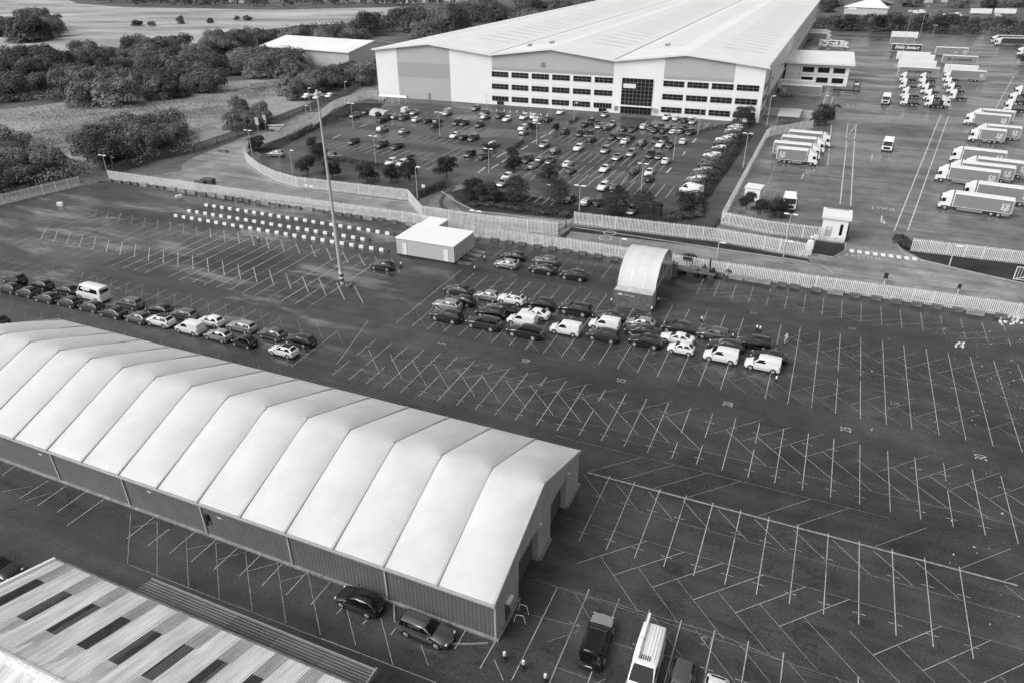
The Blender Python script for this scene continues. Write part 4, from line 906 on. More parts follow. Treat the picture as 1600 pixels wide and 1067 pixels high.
# ------------------------------------------------------------------ gatehouse, gate post unit
gh = empty('gatehouse', U(19.4,80.9), TH, 'small white gatehouse with flat parapet roof between the yard entrance lanes', 'gatehouse')
w = MB(); w.bbox(-.25,4.0,0,3.9,.0,4.2,.02); w.build('wall', M['clad_white'], gh)
r = MB(); r.bbox(-.6,4.4,-.35,4.25,4.2,4.85,.04); r.build('roof', M['white_gloss'], gh); r = MB(); r.box(-.05,3.75,3.6,3.95,4.853,4.9); r.build('roof_gutter', M['gutter'], gh)
d = MB(); d.bbox(2.75,3.25,-.05,-.005,1.2,3.3,.01); d.build('window', M['glass_building'], gh); d = MB(); d.bbox(.45,1.5,-.06,-.005,.8,2.6,.02); do = d.build('notice_board', M['clad_grey'], gh); q = MB(); q.box(.7,1.25,-.08,-.062,2.1,2.45); q.build('notice', M['sign_white'], do)
d = MB(); d.bbox(2.2,2.7,-.06,-.005,.62,.76,.01); d.bbox(2.2,2.6,-.06,-.005,.42,.54,.01); d.build('sign', M['sign_dark'], gh)
d = MB(); [d.box(-.5+k*.17,-.42+k*.17,-.45,-.41,.0,.9) for k in range(26)]; d.box(-.5,3.95,-.42,-.38,.75,.83); d.build('low_screen', M['galv'], gh)
d = MB(); d.bbox(4.003,4.3,.6,2.6,1.3,2.9,.03); d.build('bay_window', M['glass_building'], gh)
bu = empty('barrier_unit', G(1263,398), TH+PI/2, 'white lift barrier cabinet with lamp on top beside the palisade fence end', 'barrier')
m = MB(); m.bbox(-.35,.35,-.5,.5,0,2.6,.06); m.build('cabinet', M['white_gloss'], bu); m = MB(); m.tube((0,0,2.6),(0,0,3.6),.12,.06); m.ball((0,0,3.2),.25); m.build('lamp', M['white_gloss'], bu); m = MB(); m.tube((0,.5,1.1),(-2.2,1.4,.35),.06); m.build('barrier_arm', M['white_gloss'], bu); m = MB(); m.bbox(-.5,.5,.52,.6,1.2,2.2,.02); m.bbox(-.5,.5,-.6,-.52,1.2,2.2,.02); m.build('side_sign', M['sign_white'], bu)
sw = empty('swing_barrier', G(873,366), 0, 'open white swing barrier arm across the staff car park access beside the fence gap', 'barrier')
p0 = G(873,366)
def rel(x, y, z=0): q = G(x,y)-p0; return (q.x, q.y, z)
m = MB(); m.tube(rel(873,366,1.1), rel(884,358,1.2), .07); m.tube(rel(884,358,1.2), rel(896,350.5,1.2), .07); m.build('barrier_arm', M['white_gloss'], sw); m = MB(); [m.tube(rel(x,y,0), rel(x,y,1.25), .09) for x,y in ((873,366),(884,358),(892,358))]; m.ball(rel(884,358,1.3),.22); m.ball(rel(896,350.5,1.25),.22); m.build('post', M['sign_dark'], sw)
# ------------------------------------------------------------------ old shed in the corner: corrugated roof, skylights, lean-to
sh = empty('shed', U(-33.1,-33.35), TH, 'old shed with ribbed pale roof sheets and dark skylight strips in the near left corner', 'shed')
SL, SD_, SE, SR = 40.0, 8.1, 6.0, 8.2          # x along the eaves, y negative up the slope
sl = math.hypot(SD_, SR-SE)
def slope(mb, x0, x1, f0, f1, off, pitch=.18, amp=.035, m=0):
    n = int((x1-x0)/pitch*3); vs = []
    for k in range(n+1):
        x = x0+(x1-x0)*k/n; d = off+amp*math.cos(2*PI*k/3)
        for f in (f0, f1): vs.append((x, .25-(SD_+.25)*f, SE-.07+(SR-SE+.07)*f+d))
    mb.raw(vs, [(2*k,2*k+1,2*k+3,2*k+2) for k in range(n)], m)
rf = MB(); slope(rf, 0, SL, 0, 1, .06); rf.build('roof', M['roof_sheet'], sh)
rf = MB(); vs = []; n = int(SL/.18*3)
for k in range(n+1):
    x = SL*k/n; d = .06+.035*math.cos(2*PI*k/3); vs += [(x,-SD_,SR+d),(x,-2*SD_-.25,SE-.07+d)]
rf.raw(vs, [(2*k,2*k+1,2*k+3,2*k+2) for k in range(n)]); rf.build('rear_roof', M['roof_sheet'], sh)
sx = [1.35+k*2.93 for k in range(12)]
for k, x in enumerate(sx):
    s = MB(); slope(s, x, x+.93, .27, .67, .10, .155); s.build('skylight', M['skylight'], sh)
    s = MB(); slope(s, x-.02, x+1.05, .0, .268, .075, .18, .05); s.build('ribbed_strip', M['roof_sheet'], sh)
    t = MB()
    for q in range(6):
        xx = x-.02+q*.19
        for f0, f1 in ((0,.27),(.68,.80+.05*((q*3+k)%4))): slope(t, xx, xx+.055, f0, f1, .145, .055, 0)
    so_ = t.build('sheet_seams', M['sheet_seam'], sh); so_['kind'] = 'stuff'
rc = MB(); rc.prism([(-.0,0)]*0 or [(0,SR-.02),(0,SR+.18),(SL,SR+.18),(SL,SR-.02)], -SD_-.35, -SD_+.35) if False else rc.tube((0,-SD_,SR+.06),(SL,-SD_,SR+.06),.32,n=10); rc.build('ridge_cap', M['ridge_cap'], sh)
w = MB(); w.box(.12,SL-.1,-.12,.0,0,SE-.1); w.box(.12,SL-.1,-2*SD_,-2*SD_+.12,0,SE-.1); w.face([(.12,0,0),(.12,0,SE-.05),(.12,-SD_,SR-.05),(.12,-2*SD_,SE-.05),(.12,-2*SD_,0)]); w.build('wall', M['concrete_dark'], sh)
gt = MB(); gt.box(-.1,SL,.22,.40,SE-.16,SE-.02); gt.build('gutter', M['concrete_dark'], sh)
vt = MB(); vt.raw([(-.08,.3,SE-.05),(.16,.3,SE-.05),(.16,-SD_,SR+.12),(-.08,-SD_,SR+.12),(-.08,.3,SE+.12),(.16,.3,SE+.12),(.16,-SD_,SR+.29),(-.08,-SD_,SR+.29)], [(0,3,2,1),(4,5,6,7),(0,1,5,4),(1,2,6,5),(2,3,7,6),(3,0,4,7)]); vt.build('verge_board', M['white_gloss'], sh)
le = empty('lean_to', U(-26.3,-33.3), TH, 'low lean-to with dark ribbed sheets along the eaves of the old shed', 'lean-to')
for k, (x0, x1) in enumerate(((0,4.2),(4.2,9.0),(9.0,13.0),(13.0,17.0),(17.0,21.0))):
    r = MB(); n = 11; vs = []; W_ = 2.85
    for i in range(n*3+1):
        y = W_-W_*i/(n*3); z = 4.0+(W_-y)*.22+.05*math.cos(2*PI*i/3); vs += [(x0,y,z),(x1-.03,y,z)]
    r.raw(vs, [(2*i,2*i+1,2*i+3,2*i+2) for i in range(n*3)]); r.build('roof_sheet', M[('lean_sheet','lean_sheet','lean_dark','lean_sheet','lean_sheet')[k]], le)
w = MB(); w.box(.05,20.9,2.55,2.7,0,3.9); w.box(.05,.2,.1,2.55,0,3.9); w.box(20.75,20.9,.1,2.55,0,3.9); w.build('wall', M['concrete_dark'], le); w = MB(); w.box(21.0,21.12,-.1,2.95,3.8,4.25); w.box(-.05,21.0,2.86,2.98,3.82,4.0); w.build('edge_board', M['galv_dark'], le)
# ------------------------------------------------------------------ other buildings far off
def block(name, label, cat, o, rz, L, D, H, R, wall='clad_grey', roof='roof_white', hip=0.0):
    t = empty(name, o, rz, label, cat); w = MB(); w.box(0,L,0,D,0,H); w.face([(0,0,H),(0,D/2,R-.1),(0,D,H)]); w.face([(L,0,H),(L,D,H),(L,D/2,R-.1)]); w.build('wall', M[wall], t)
    r = MB(); o_ = .8
    for y0, y1 in ((-o_,D/2),(D+o_,D/2)):
        vs = [(-o_,y0,H-.1),(L+o_,y0,H-.1),(L+o_-hip,y1,R),(-o_+hip,y1,R)]; vs += [(x,y,z+.35) for x,y,z in vs]; r.raw(vs, [(0,3,2,1),(4,5,6,7),(0,1,5,4),(1,2,6,5),(2,3,7,6),(3,0,4,7)])
    r.build('roof', M[roof], t); return t
b0 = G(414,104); b1 = G(548,116); d = b1-b0
bl = block('industrial_building', 'long low industrial building with white roof among the trees left of the warehouse', 'industrial building', b0, math.atan2(d.y,d.x), d.length, 34, 8.6, 11.4, 'clad_grey')
b0 = G(1318,22); b1 = G(1388,24); d = b1-b0
bl = block('pavilion', 'low building with pale hipped roof beyond the lorry yard hedge', 'building', b0, math.atan2(d.y,d.x)-.25, d.length, 34, 5, 10, 'clad_grey', 'roof_white', 14)
q = MB(); q.box(3,9,-.3,-.05,3.2,4.8); q.build('sign_board', M['sign_white'], bl)
for i, (x0, y0, x1, y1, H) in enumerate(((1421,4,1457,5,5),(1470,4,1486,4.5,6),(1487,5,1512,6,6),(1540,4,1562,6,7),(345,3,395,6,5))):
    a = G(x0,y0); b = G(x1,y1); d = b-a
    block('far_shed', ('long pale roofed shed in the distance behind the caravans','small pale roofed hut beyond the far hedge right of the lamp posts','pale hut near the top edge above the parked vans','white flat hut in the far top right corner','pale low farm shed at the top edge beyond the fields')[i], 'shed', a, math.atan2(d.y,d.x), d.length, 16, H*.7, H)
# ================================================================== vehicles placed
YL = TH+PI            # nose towards the left of the site grid
ORD = ['first','second','third','fourth','fifth','sixth','seventh','eighth','ninth','tenth','eleventh','twelfth','thirteenth','fourteenth','fifteenth','sixteenth','seventeenth','eighteenth','nineteenth','twentieth','twenty-first','twenty-second','twenty-third','twenty-fourth','twenty-fifth','twenty-sixth','twenty-seventh','twenty-eighth','twenty-ninth','thirtieth']
rv = random.Random(11)
def park_row(lst, group, where, jit=.03):
    lst = sorted(lst, key=lambda c: c[0])
    for i, (x, y, kind, tone, *ex) in enumerate(lst):
        W = CARS[kind]['W']; p = G(x,y)+VV*(W/2-.06)
        put_car(kind, tone, p, YL+rv.uniform(-jit,jit), '%s %s, %s from left %s' % (TONE[tone], KIND[kind], ORD[i], where), group, True, ex[0] if ex else None)
park_row([(9.4,458.5,'hatch','D'),(36.6,464.7,'hatch','D'),(67.5,474,'hatch','D'),(102,480.6,'hatch','D'),(137,488,'hatch','D'),(170.6,497.5,'saloon','B'),(210,505.5,'hatch','G'),(245.6,511.6,'suv','W','glass'),(291.3,522.9,'van','W'),(335.8,533.2,'hatch','S'),(377.2,542.8,'tiny','B'),(438,557.8,'hatch','W','glass')], 'nearer row of cars behind the marquee', 'in the nearer row behind the marquee')
park_row([(17,445,'suv','B'),(59,453.4,'hatch','D'),(98.4,461.9,'hatch','D'),(139.7,470.8,'minibus','W'),(197,483.4,'mpv','G'),(243.8,492.8,'hatch','B'),(280.6,500.4,'estate','G'),(324.7,510.9,'hatch','W'),(372.5,519.7,'estate','S'),(420.3,531.3,'hatch','G'),(462.5,541.3,'estate','B')], 'farther row of cars behind the marquee', 'in the farther row behind the marquee')
main = [(712.3,462,'saloon','D'),(718,478.5,'hatch','B'),(695.2,487,'suv','S'),(693.6,504.5,'bigsuv','B'),(757.8,470.7,'hatch','S'),(796,477.4,'suv','W','paint_black'),(778,491.5,'saloon','B'),(763.5,499,'suv','B'),(752,515.9,'pickup','D'),(841.5,485,'suv','B'),(831.7,499.6,'saloon','W'),(812.2,510.4,'van','W'),(817,529.7,'pickup','B'),
 (895.7,493.6,'bigsuv','B'),(880,524.5,'van','W'),(947.7,503,'saloon','D'),(941.2,517.4,'van','W'),(939.6,533.9,'mpv','D'),(998,514,'hatch','S'),(999.7,526,'saloon','D'),(1006,543.7,'suv','B'),(1056.6,523,'suv','D'),(1055,538.5,'saloon','W'),(1061.5,554.2,'tiny','W'),(1112.6,532.3,'mpv','G'),(1132,550,'estate','D'),(1123.5,567.3,'van','W'),(1176,546.1,'mpv','B'),(1200,567,'saloon','B'),(1189,580.7,'van','W')]
def by_rows(lst):
    """rows of the big group, counted from the near side"""
    keyed = []
    for c in lst:
        u, v = UVof(G(c[0],c[1])); keyed.append((v, c))
    rows = {}
    for v, c in keyed: rows.setdefault(int((v-23.5)//3.2), []).append(c)
    return [rows[k] for k in sorted(rows)]
for i, r in enumerate(by_rows(main)): park_row(r, 'cars parked in the middle of the big car park', 'in %s line of the middle group' % ORD[i])
for x, y, kind, tone, lab in ((799.4,408.4,'hatch','B','black hatchback at the back, behind the silver one near the white unit'),(788,420.6,'hatch','S','silver hatchback parked alone in front of a black hatchback near the white unit'),(850,416.9,'suv','G','grey SUV parked behind a black saloon between white unit and arched cover'),(845.3,429,'saloon','B','black saloon in front of the grey SUV left of the arched cover'),(894,439,'suv','B','black SUV standing alone in the aisle left of the arched cover'),(594.5,423.2,'hatch','B','black hatchback standing alone right of the tall floodlight mast')):
    put_car(kind, tone, G(x,y)+VV*.85, YL+rv.uniform(-.03,.03), lab, 'cars near the white unit')
put_car('hatch','B', G(554,957)+VV*.86, YL-.03, 'black hatchback parked against the long wall of the marquee', 'cars by the marquee wall')
put_car('estate','G', G(657.5,1003)+VV*.86, TH-.02, 'silver grey estate car parked at the near corner of the marquee', 'cars by the marquee wall')
sv = put_car('bigsuv','B', U(7.45,-19.45), TH+PI/2+.05, 'black SUV with painted hood sheen parked in the bays right of the marquee corner', 'cars in the near right bays', True, 'glass')
m = MB(); m.raw([(2.28,-.66,.985),(2.34,0,.99),(2.28,.66,.985),(1.9,-.84,1.055),(1.9,0,1.085),(1.9,.84,1.055),(1.12,-.88,1.175),(1.12,0,1.215),(1.12,.88,1.175)], [(0,1,4,3),(1,2,5,4),(3,4,7,6),(4,5,8,7)]); bo = m.build('bonnet_sheen', M['paint_silver'], sv, 60); bo['label'] = 'sky reflection painted on the hood'  # silver overlay paints the sky's reflection onto the black hood
bv = put_car('bigvan','W', U(11.55,-20.4), TH-PI/2+.02, 'large white van with a pipe carrier on its roof at the bottom edge', 'cars in the near right bays')
put_car('estate','G', U(14.2,-21.0), TH-PI/2, 'grey estate car beside the large white van at the bottom edge', 'cars in the near right bays')
put_car('hatch','W', U(16.7,-21.2), TH-PI/2, 'white hatchback cut by the bottom edge, right of the grey estate', 'cars in the near right bays')
put_car('estate','B', U(-43.2,-32.7), TH, 'black car beside the old shed at the left edge', 'cars by the shed')
put_car('hatch','D', U(-89.8,-1.0), YL, 'dark car parked beyond the left end of the marquee', 'cars by the marquee')
pc = empty('pipe_carrier', U(11.0,-20.0,2.62), TH-PI/2+.02, 'long pale pipe tube carried along the left roof edge of the large white van', 'pipe carrier')
m = MB(); m.tube((-2.9,0,.08),(1.3,0,.08),.10,n=10); m.build('tube', M['galv'], pc, 40); m = MB(); [m.box(x-.05,x+.05,-.12,.12,-.14,-.02) for x in (-2.3,-.6,1.0)]; m.build('bracket', M['trim'], pc)
# staff car park: pixel centre, tone, nose towards (+) or away from (-) the warehouse
ST = '''555 183 G;573.5 176.5 D;598 189.5 D;607.5 186 D;618 185 S;632 186 D;651.5 189 W;669 191 D;684 191 G;681 198 D;598 204.5 S;632 207.5 S;553 223.5 D;597.5 229 D;621 231 D;612 257 W;629 259 W;744 171 G;757 178 G;781.5 183 D;759 185 S;792.5 188 W;819 185 W;835 184.5 W;840 190 W;857 188.5 D;715 194 D;725.5 194.5 D;749.5 197 D;711 214 W;725 217 D;740 218 D;817.5 202 W;819 209 S;772 228.5 S;734.5 243 D;756.5 247 D;851 229 S;868 239 D;824 252 D;845 252 S;833 262 S;860 254 G;876 177 W;945 181 S;914.5 197 D;923 192.5 D;933 194.5 D;937 199 S;948.5 201.5 D;956.5 196 S;883 208 B;907 211 B;919.5 212 D;924 220 D;974 203 D;988 204 D;997 200 D;1006 200 W;1016.5 201.5 D;1023 205 D;1030.5 200.5 B;1037 206 D;1045 202 B;1052 207 S;956.5 216.5 D;971 216 D;985 216.5 B;976.5 223 W;1003.5 226 D;1024 221 D;1038 220 B;1031 228 W;1047 229 D;904 234 W;946 237 S;965 248 S;986 242 S;1016.5 244.5 D;1030 246 G;1040 254 W;887 259 W;891.5 269 G;945 266 W;991 269.5 D;1014.5 272 W;1015 281 D;1041 186 W;1056 187 W;1070 190 B;1082 192 S;1063 207 D;1069 203.5 B;1077 209 D;1083 207 B;1067 223.5 W;943 295 W;961 298 D;917 318 S;935 319 D;891 314 D;988 331 S;865 288 D;793 279 W;786 289 S'''
stl = []
for r in ST.split(';'):
    x, y, t = r.split(); p = G(float(x), float(y)+1.2); stl.append((p, t))
ks = ['hatch','hatch','suv','saloon','estate','hatch','mpv']
keyed = {}
for p, t in stl: u, v = UVof(p); keyed.setdefault(int((v-76)//7.5), []).append((u, p, t))
rows = [keyed[k] for k in sorted(keyed, reverse=True)]
for i, r in enumerate(rows):
    for j, (u, p, t) in enumerate(sorted(r, key=lambda q: q[0])):
        kd = rv.choice(ks); yaw = TH+PI/2+(PI if rv.random() < .6 else 0)+rv.uniform(-.04,.04)-.03
        put_car(kd, t, p, yaw, '%s %s in staff car park, %s row from warehouse, %s from left' % (TONE[t], KIND[kd], ORD[i], ORD[j]), 'cars in the staff car park', False)
EA = '''1149 201 S;1145 206 S;1143 211 D;1140 216 S;1131 220 W;1129 226 D;1124 234 W;1116 239.5 D;1113 245 W;1110 255 D;1105 261 D;1099 269 S;1094 276 D;1089 282 S;1085 287 D'''
for j, r in enumerate(EA.split(';')):
    x, y, t = r.split(); kd = rv.choice(ks); put_car(kd, t, G(float(x), float(y)+1.5), YL+rv.uniform(-.05,.05), '%s %s nosed in along the hedge, %s from the warehouse end' % (TONE[t], KIND[kd], ORD[j]), 'cars along the staff car park hedge', False)
for kind, tone, px, yaw, lab in (('van','W',(635,176),TH+PI/2,'white panel van at the warehouse end of the staff car park'),('hatch','S',(648,179),TH-PI/2,'silver hatchback beside the white van near the bike shelters'),('midvan','S',(699,180),TH-PI/2+.1,'pale tall van parked alone before the blank white wall'),('suv','S',(432,245),YL+.2,'silver grey SUV at the left tip of the staff car park'),('pickup','G',(521,249),TH+.1,'grey pickup by the low hedge behind the floodlight mast'),('bigvan','W',(1079,304),YL-.5,'white van half hidden by shrubs at the hedge end')):
    put_car(kind, tone, G(*px), yaw, lab, 'cars in the staff car park', True)
# ------------------------------------------------------------------ lorries in the yard
LG = 'lorries parked on the right of the yard'
def by_nose(px, yaw, near_left=True):
    """px: ground point below the near front corner"""
    p = G(*px); l = Vector((-math.sin(yaw), math.cos(yaw), 0)); return p-l*1.25*(1 if near_left else -1)
YR = math.radians(180-31.5)
for px, tot, lab, yw in (((1463.5,327),12.8,'grey sided lorry nearest the yard entrance, its side showing in full',0),((1500,311),12.8,'grey sided lorry just behind the nearest one by the yard entrance',0),((1459,284),12.2,'grey sided lorry in the middle group with its cab farthest forward',0),((1478,277),13.0,'dark panelled lorry tail behind the forward cab of the middle group',.02),((1502,270),13.4,'lorry of the middle group whose tail reaches the right edge',0),((1482,254),11.6,'farthest lorry of the middle group on the right',0),((1511,222),8.4,'short grey lorry in front of a longer one on the right',0.03),((1522,216),10.5,'longer grey lorry showing behind the short one',0.03),((1504,196),11.3,'grey lorry at the front of the pair below the tractor units',.0),((1516,190),10.8,'white roofed lorry at the back of the pair below the tractor units',0)):
    lorry(by_nose(px, YR+yw), YR+yw, lab, LG, tot)
YRL = math.radians(-25)
for px, tot, lab in (((1275,261.5),9.6,'nearest of four grey lorries parked nose right beside the yard fence'),((1280,252.5),11.5,'second of four lorries beside the yard fence, tail sticking out left'),((1287,242),11.0,'third of four lorries beside the yard fence'),((1296,233),11.0,'farthest of four lorries beside the yard fence, by the dark shrub')):
    p = G(*px); l = Vector((-math.sin(YRL), math.cos(YRL), 0)); lorry(p+l*1.25, YRL, lab, 'lorries beside the yard fence', tot)
YD = math.radians(58.5-180)
def bob(px, yaw, lab): t = lorry(G(*px), yaw, lab, None, 6.2, 3.9, 'white', True, False); return t
tractor(by_nose((1242,333),-PI/2-.25), -PI/2-.25, 'white tractor unit facing the near fence between the yard trees', 'tractor units'); tr_ = None
for px, lab in (((1384,239),'white cab lorry driving towards the camera down the middle of the yard'),((1382,165),'white cab lorry driving towards the camera farther up the yard')): tractor(G(*px)+Vector((0,0,0)), YD, lab, 'moving tractor units')
YT = math.radians(180-27)
for px, lab in (((1405,166),'first'),((1406,154),'second'),((1404,140),'third'),((1404,129),'fourth')): tractor(by_nose(px,YT), YT, 'white tractor unit, %s from the front of the left file of parked cabs' % lab, 'parked tractor units')
for px, lab in (((1443,168),'first'),((1441,158),'second'),((1437,148),'third'),((1433,139),'fourth'),((1434,130),'fifth')): tractor(by_nose(px,YT), YT, 'white tractor unit, %s from the front of the middle file of parked cabs' % lab, 'parked tractor units')
for px, lab in (((1480,158),'first'),((1477,147),'second'),((1473,138),'third'),((1471,129),'fourth')): tractor(by_nose(px,YT), YT, 'white tractor unit, %s from the front of the right file of parked cabs' % lab, 'parked tractor units')
tractor(by_nose((1479,168), TH+.25), TH+.25, 'white tractor unit facing right at the front of the parked cabs', 'parked tractor units')
for px, lab in (((1566,176),'nearest'),((1573,163),'middle'),((1582,152),'farthest')): tractor(by_nose(px,YT), YT, '%s of three white tractor units at the right edge' % lab, 'tractor units at the right edge')
T2 = math.radians(180-25)
TG = 'trailers in the far rows'
for px, tot, style, logo, words, lab in (((1401,121),14.5,'grey',False,('co-operative',1.75,'sign_dark',-.4),'grey trailer with big dark lettering, front of the left trailer row'),((1401,110),14.5,'white',False,None,'white trailer right behind the lettered one in the left row'),((1405,100),13.6,'white',False,None,'white trailer in the middle of the left row'),((1399,96),13.6,'white',False,None,'white trailer just in front of the black lettered one'),((1391,82.5),13.6,'dark',False,('Eddie Stobart',1.95,'sign_white',0),'black trailer with white slanted lettering in the left row'),((1390,70),11.5,'grey',False,None,'grey trailer second farthest in the left row'),((1391,62),13.6,'white',False,None,'farthest white trailer of the left row'),
  ((1460,88),13.6,'grey',True,None,'farthest grey trailer of the right trailer row'),((1470,102),13.6,'grey',False,('the co-operative',1.4,'sign_dark',0),'grey trailer with dark lettering in the right trailer row'),((1473,118),12.0,'white',False,None,'white trailer behind the nearest grey one of the right row'),((1482,126.5),12.2,'grey',True,None,'nearest grey trailer of the right row beside the parked cabs')):
    lorry(by_nose(px,T2), T2, lab, TG, tot, 4.1, style, False, logo, words, 'trailer')
for px, style, cab, logo, lab in (((1281,155),'grey',False,True,'grey trailer backed onto the dock in front of the annex'),((1270,146),'white',False,False,'white trailer backed onto the dock behind the grey one')):
    p = G(*px); l = Vector((-math.sin(TH), math.cos(TH), 0)); lorry(p+l*1.25, TH, lab, 'trailers on the docks', 13.6, 4.1, style, False, logo, None, 'trailer')
for px, style, lab, w in (((1325,78),'cow','trailer with black cow patches behind the annex',None),((1298,65),'grey','grey lorry docked second behind the annex',None),((1298,59),'white','white lorry docked farthest behind the annex',None)):
    p = G(*px); l = Vector((-math.sin(TH), math.cos(TH), 0)); lorry(p+l*1.25, TH, lab, 'lorries on the far docks', 14.5, 4.0, style, True, False, w)
for px, style, lab in (((1548,68),'dark','far dark trailer lorry at the right edge by the hedge'),((1554,72),'dark','dark sided lorry in front of the other one by the far hedge'),((1588,88),'grey','grey lorry behind the bush at the right edge')): lorry(by_nose(px,T2+.12), T2+.12, lab, 'lorries by the far hedge', 14.5, 4.0, style, True, False)
t = empty('skip_rig', G(1322,146), TH, 'dark flatbed with a tall cage frame beside the annex', 'flatbed'); m = MB(); m.box(-4.5,4.5,-1.1,1.1,.8,1.1); m.build('bed', M['chassis'], t); m = MB()
for x in (-4.2,-1.2,2.2,4.2):
    for y in (-1,1): m.tube((x,y,1.1),(x,y,4.6 if x > 1 else 2.6),.07,n=6)
m.tube((2.2,-1,4.6),(4.2,-1,4.6),.07); m.tube((2.2,1,4.6),(4.2,1,4.6),.07); m.tube((2.2,-1,4.6),(2.2,1,4.6),.07); m.tube((4.2,-1,2.8),(2.2,-1,2.8),.06); m.build('cage', M['trim'], t); add_wheels(t, [-3.4,3.2])
put_car('van','W', G(1338,134), TH+PI/2+PI, 'white van parked right of the annex corner in the yard', 'vans in the yard')
tl = empty('white_cabin', G(1176,312), TH-.1, 'small white cabin behind the trees in the yard corner', 'cabin'); m = MB(); m.bbox(-1.6,1.6,-1.6,1.6,.15,2.8,.05); m.build('wall', M['clad_white'], tl); m = MB(); m.bbox(-1.75,1.75,-1.75,1.75,2.81,2.98,.04); m.build('roof', M['white_gloss'], tl); m = MB(); m.box(-.4,.5,-1.65,-1.605,.2,2.2); m.build('door', M['clad_grey'], tl)
tr = None
# distant vans and caravans beyond the hedge
k = 0
for x, y, kd, tn in ((1424,20,'van','W'),(1432,22,'bigvan','W'),(1441,21,'bigvan','W'),(1462,21.5,'van','W'),(1470,24,'hatch','G'),(1478,25,'hatch','W'),(1488,27,'bigvan','W'),(1497,26,'bigvan','W'),(1480,33,'van','W'),(1502,33.5,'van','W'),(1545,29,'van','W'),(1560,28,'bigvan','W'),(1582,30,'van','W'),(1570,33,'hatch','W'),(1518,22,'hatch','G'),(1450,24,'hatch','S')):
    put_car(kd, tn, G(x,y), TH+rv.uniform(-.6,.6), '%s %s in the far compound beyond the yard hedge, %s from left' % (TONE[tn], KIND[kd], ORD[sorted([1424,1432,1441,1462,1470,1478,1488,1497,1480,1502,1545,1560,1582,1570,1518,1450]).index(x)]), 'vans in the far compound', False)
for px, lab in (((1548,24),'left white box trailer standing in the far compound'),((1586,24),'right white box trailer standing in the far compound')): lorry(G(*px), TH, lab, 'trailers in the far compound', 14, 4.2, 'white', False, False, None, 'trailer')

m = MB(); [m.bbox(-2.5,.5,y-.03,y+.03,2.49,2.535,.01) for y in (-.6,-.36,-.12,.12,.36,.6)]; rb_ = m.build('roof_ribs', M['paint_white'], bv); rb_['kind'] = 'stuff'
m = MB(); [m.box(.35,.75,y-.03,y+.03,2.5,2.55) for y in (-.3,-.15,0,.15,.3)]; m.build('roof_vent', M['trim'], bv)['kind'] = 'stuff'
# ================================================================== trees and hedges
def leaf_mesh(name, lobes, n, size, m, seed, shell=(.72,1.05), droop=.0, flat=.35):
    g = np.random.default_rng(seed); L = np.array([l for l in lobes], float)      # cx cy cz rx ry rz
    w = (L[:,3]*L[:,4]+L[:,3]*L[:,5]+L[:,4]*L[:,5]); pick = g.choice(len(L), n, p=w/w.sum())
    d = g.normal(size=(n,3)); d /= np.linalg.norm(d,axis=1,keepdims=True); low = d[:,2] < -.35; d[low,2] *= -.6
    r = g.uniform(shell[0], shell[1], (n,1))**.6
    bump = 1+.16*np.sin(d[:,:1]*7+pick[:,None])*np.sin(d[:,1:2]*6+2*pick[:,None])
    c = L[pick,:3]+d*L[pick,3:]*r*bump
    nrm = d*1.1+g.normal(size=(n,3))*.38+np.array([0,0,flat*.7]); nrm /= np.linalg.norm(nrm,axis=1,keepdims=True)
    t = np.cross(nrm, g.normal(size=(n,3))); t /= np.linalg.norm(t,axis=1,keepdims=True); b = np.cross(nrm, t)
    s = size*g.uniform(.55,1.3,(n,1)); t *= s; b *= s*g.uniform(.45,.9,(n,1))
    V = np.stack([c-t*.5, c-b*.5+t*.1, c+t*.5, c+b*.5-t*.05],1).reshape(-1,3)
    return quads(name, V, m)
def quads(name, V, m):
    n = len(V)//4; me = bpy.data.meshes.new(name); me.vertices.add(4*n); me.vertices.foreach_set('co', V.astype('f').ravel())
    me.loops.add(4*n); me.loops.foreach_set('vertex_index', np.arange(4*n, dtype='i')); me.polygons.add(n); me.polygons.foreach_set('loop_start', np.arange(0,4*n,4, dtype='i'))
    me.materials.append(M[m]); me.update(); me.validate(); return me
def rlobes(seed, R, H, n, base=.25):
    g = random.Random(seed); out = [(0,0,H*.55,R*.62,R*.62,H*.42)]
    for k in range(n):
        a = 2*PI*k/n+g.uniform(-.4,.4); q = R*g.uniform(.35,.72); z = H*g.uniform(base,.82); s = R*g.uniform(.26,.48); out.append((q*math.cos(a), q*math.sin(a), z, s, s, s*g.uniform(.7,1.0)))
    return out
def trunk_mesh(name, H, r, seed, spread=1.2):
    g = random.Random(seed); mb = MB(); mb.tube((0,0,-.1),(.05*H*.2,0,H*.45), r, r*.7, 8); top = Vector((.05*H*.2,0,H*.45)); mb.tube(top, top+Vector((0,.1,H*.35)), r*.7, r*.2, 7)
    for k in range(6):
        a = k*1.05+g.uniform(-.3,.3); z = H*(.22+.07*k); mb.tube((.02,0,z), (spread*math.cos(a)*g.uniform(.7,1.2), spread*math.sin(a)*g.uniform(.7,1.2), z+H*g.uniform(.2,.34)), r*.42, r*.12, 6)
    return mb.mesh(name, M['bark'], 50)
SCR = []
for i in range(7): SCR.append((leaf_mesh('scrub_crown', rlobes(20+i, 4.6, 5.6, 13+i%3, .08), 8000, .40, 'leaf_scrub', 40+i, (.8,1.05), 0, .8), trunk_mesh('scrub_trunk', 5.0, .22, i, 1.8)))
DRK = []
for i in range(4): DRK.append((leaf_mesh('dark_crown', rlobes(60+i, 2.9, 5.4, 10, .12), 5200, .27, 'leaf_dark', 70+i), trunk_mesh('dark_trunk', 4.6, .14, i+9, 1.1)))
CON = []
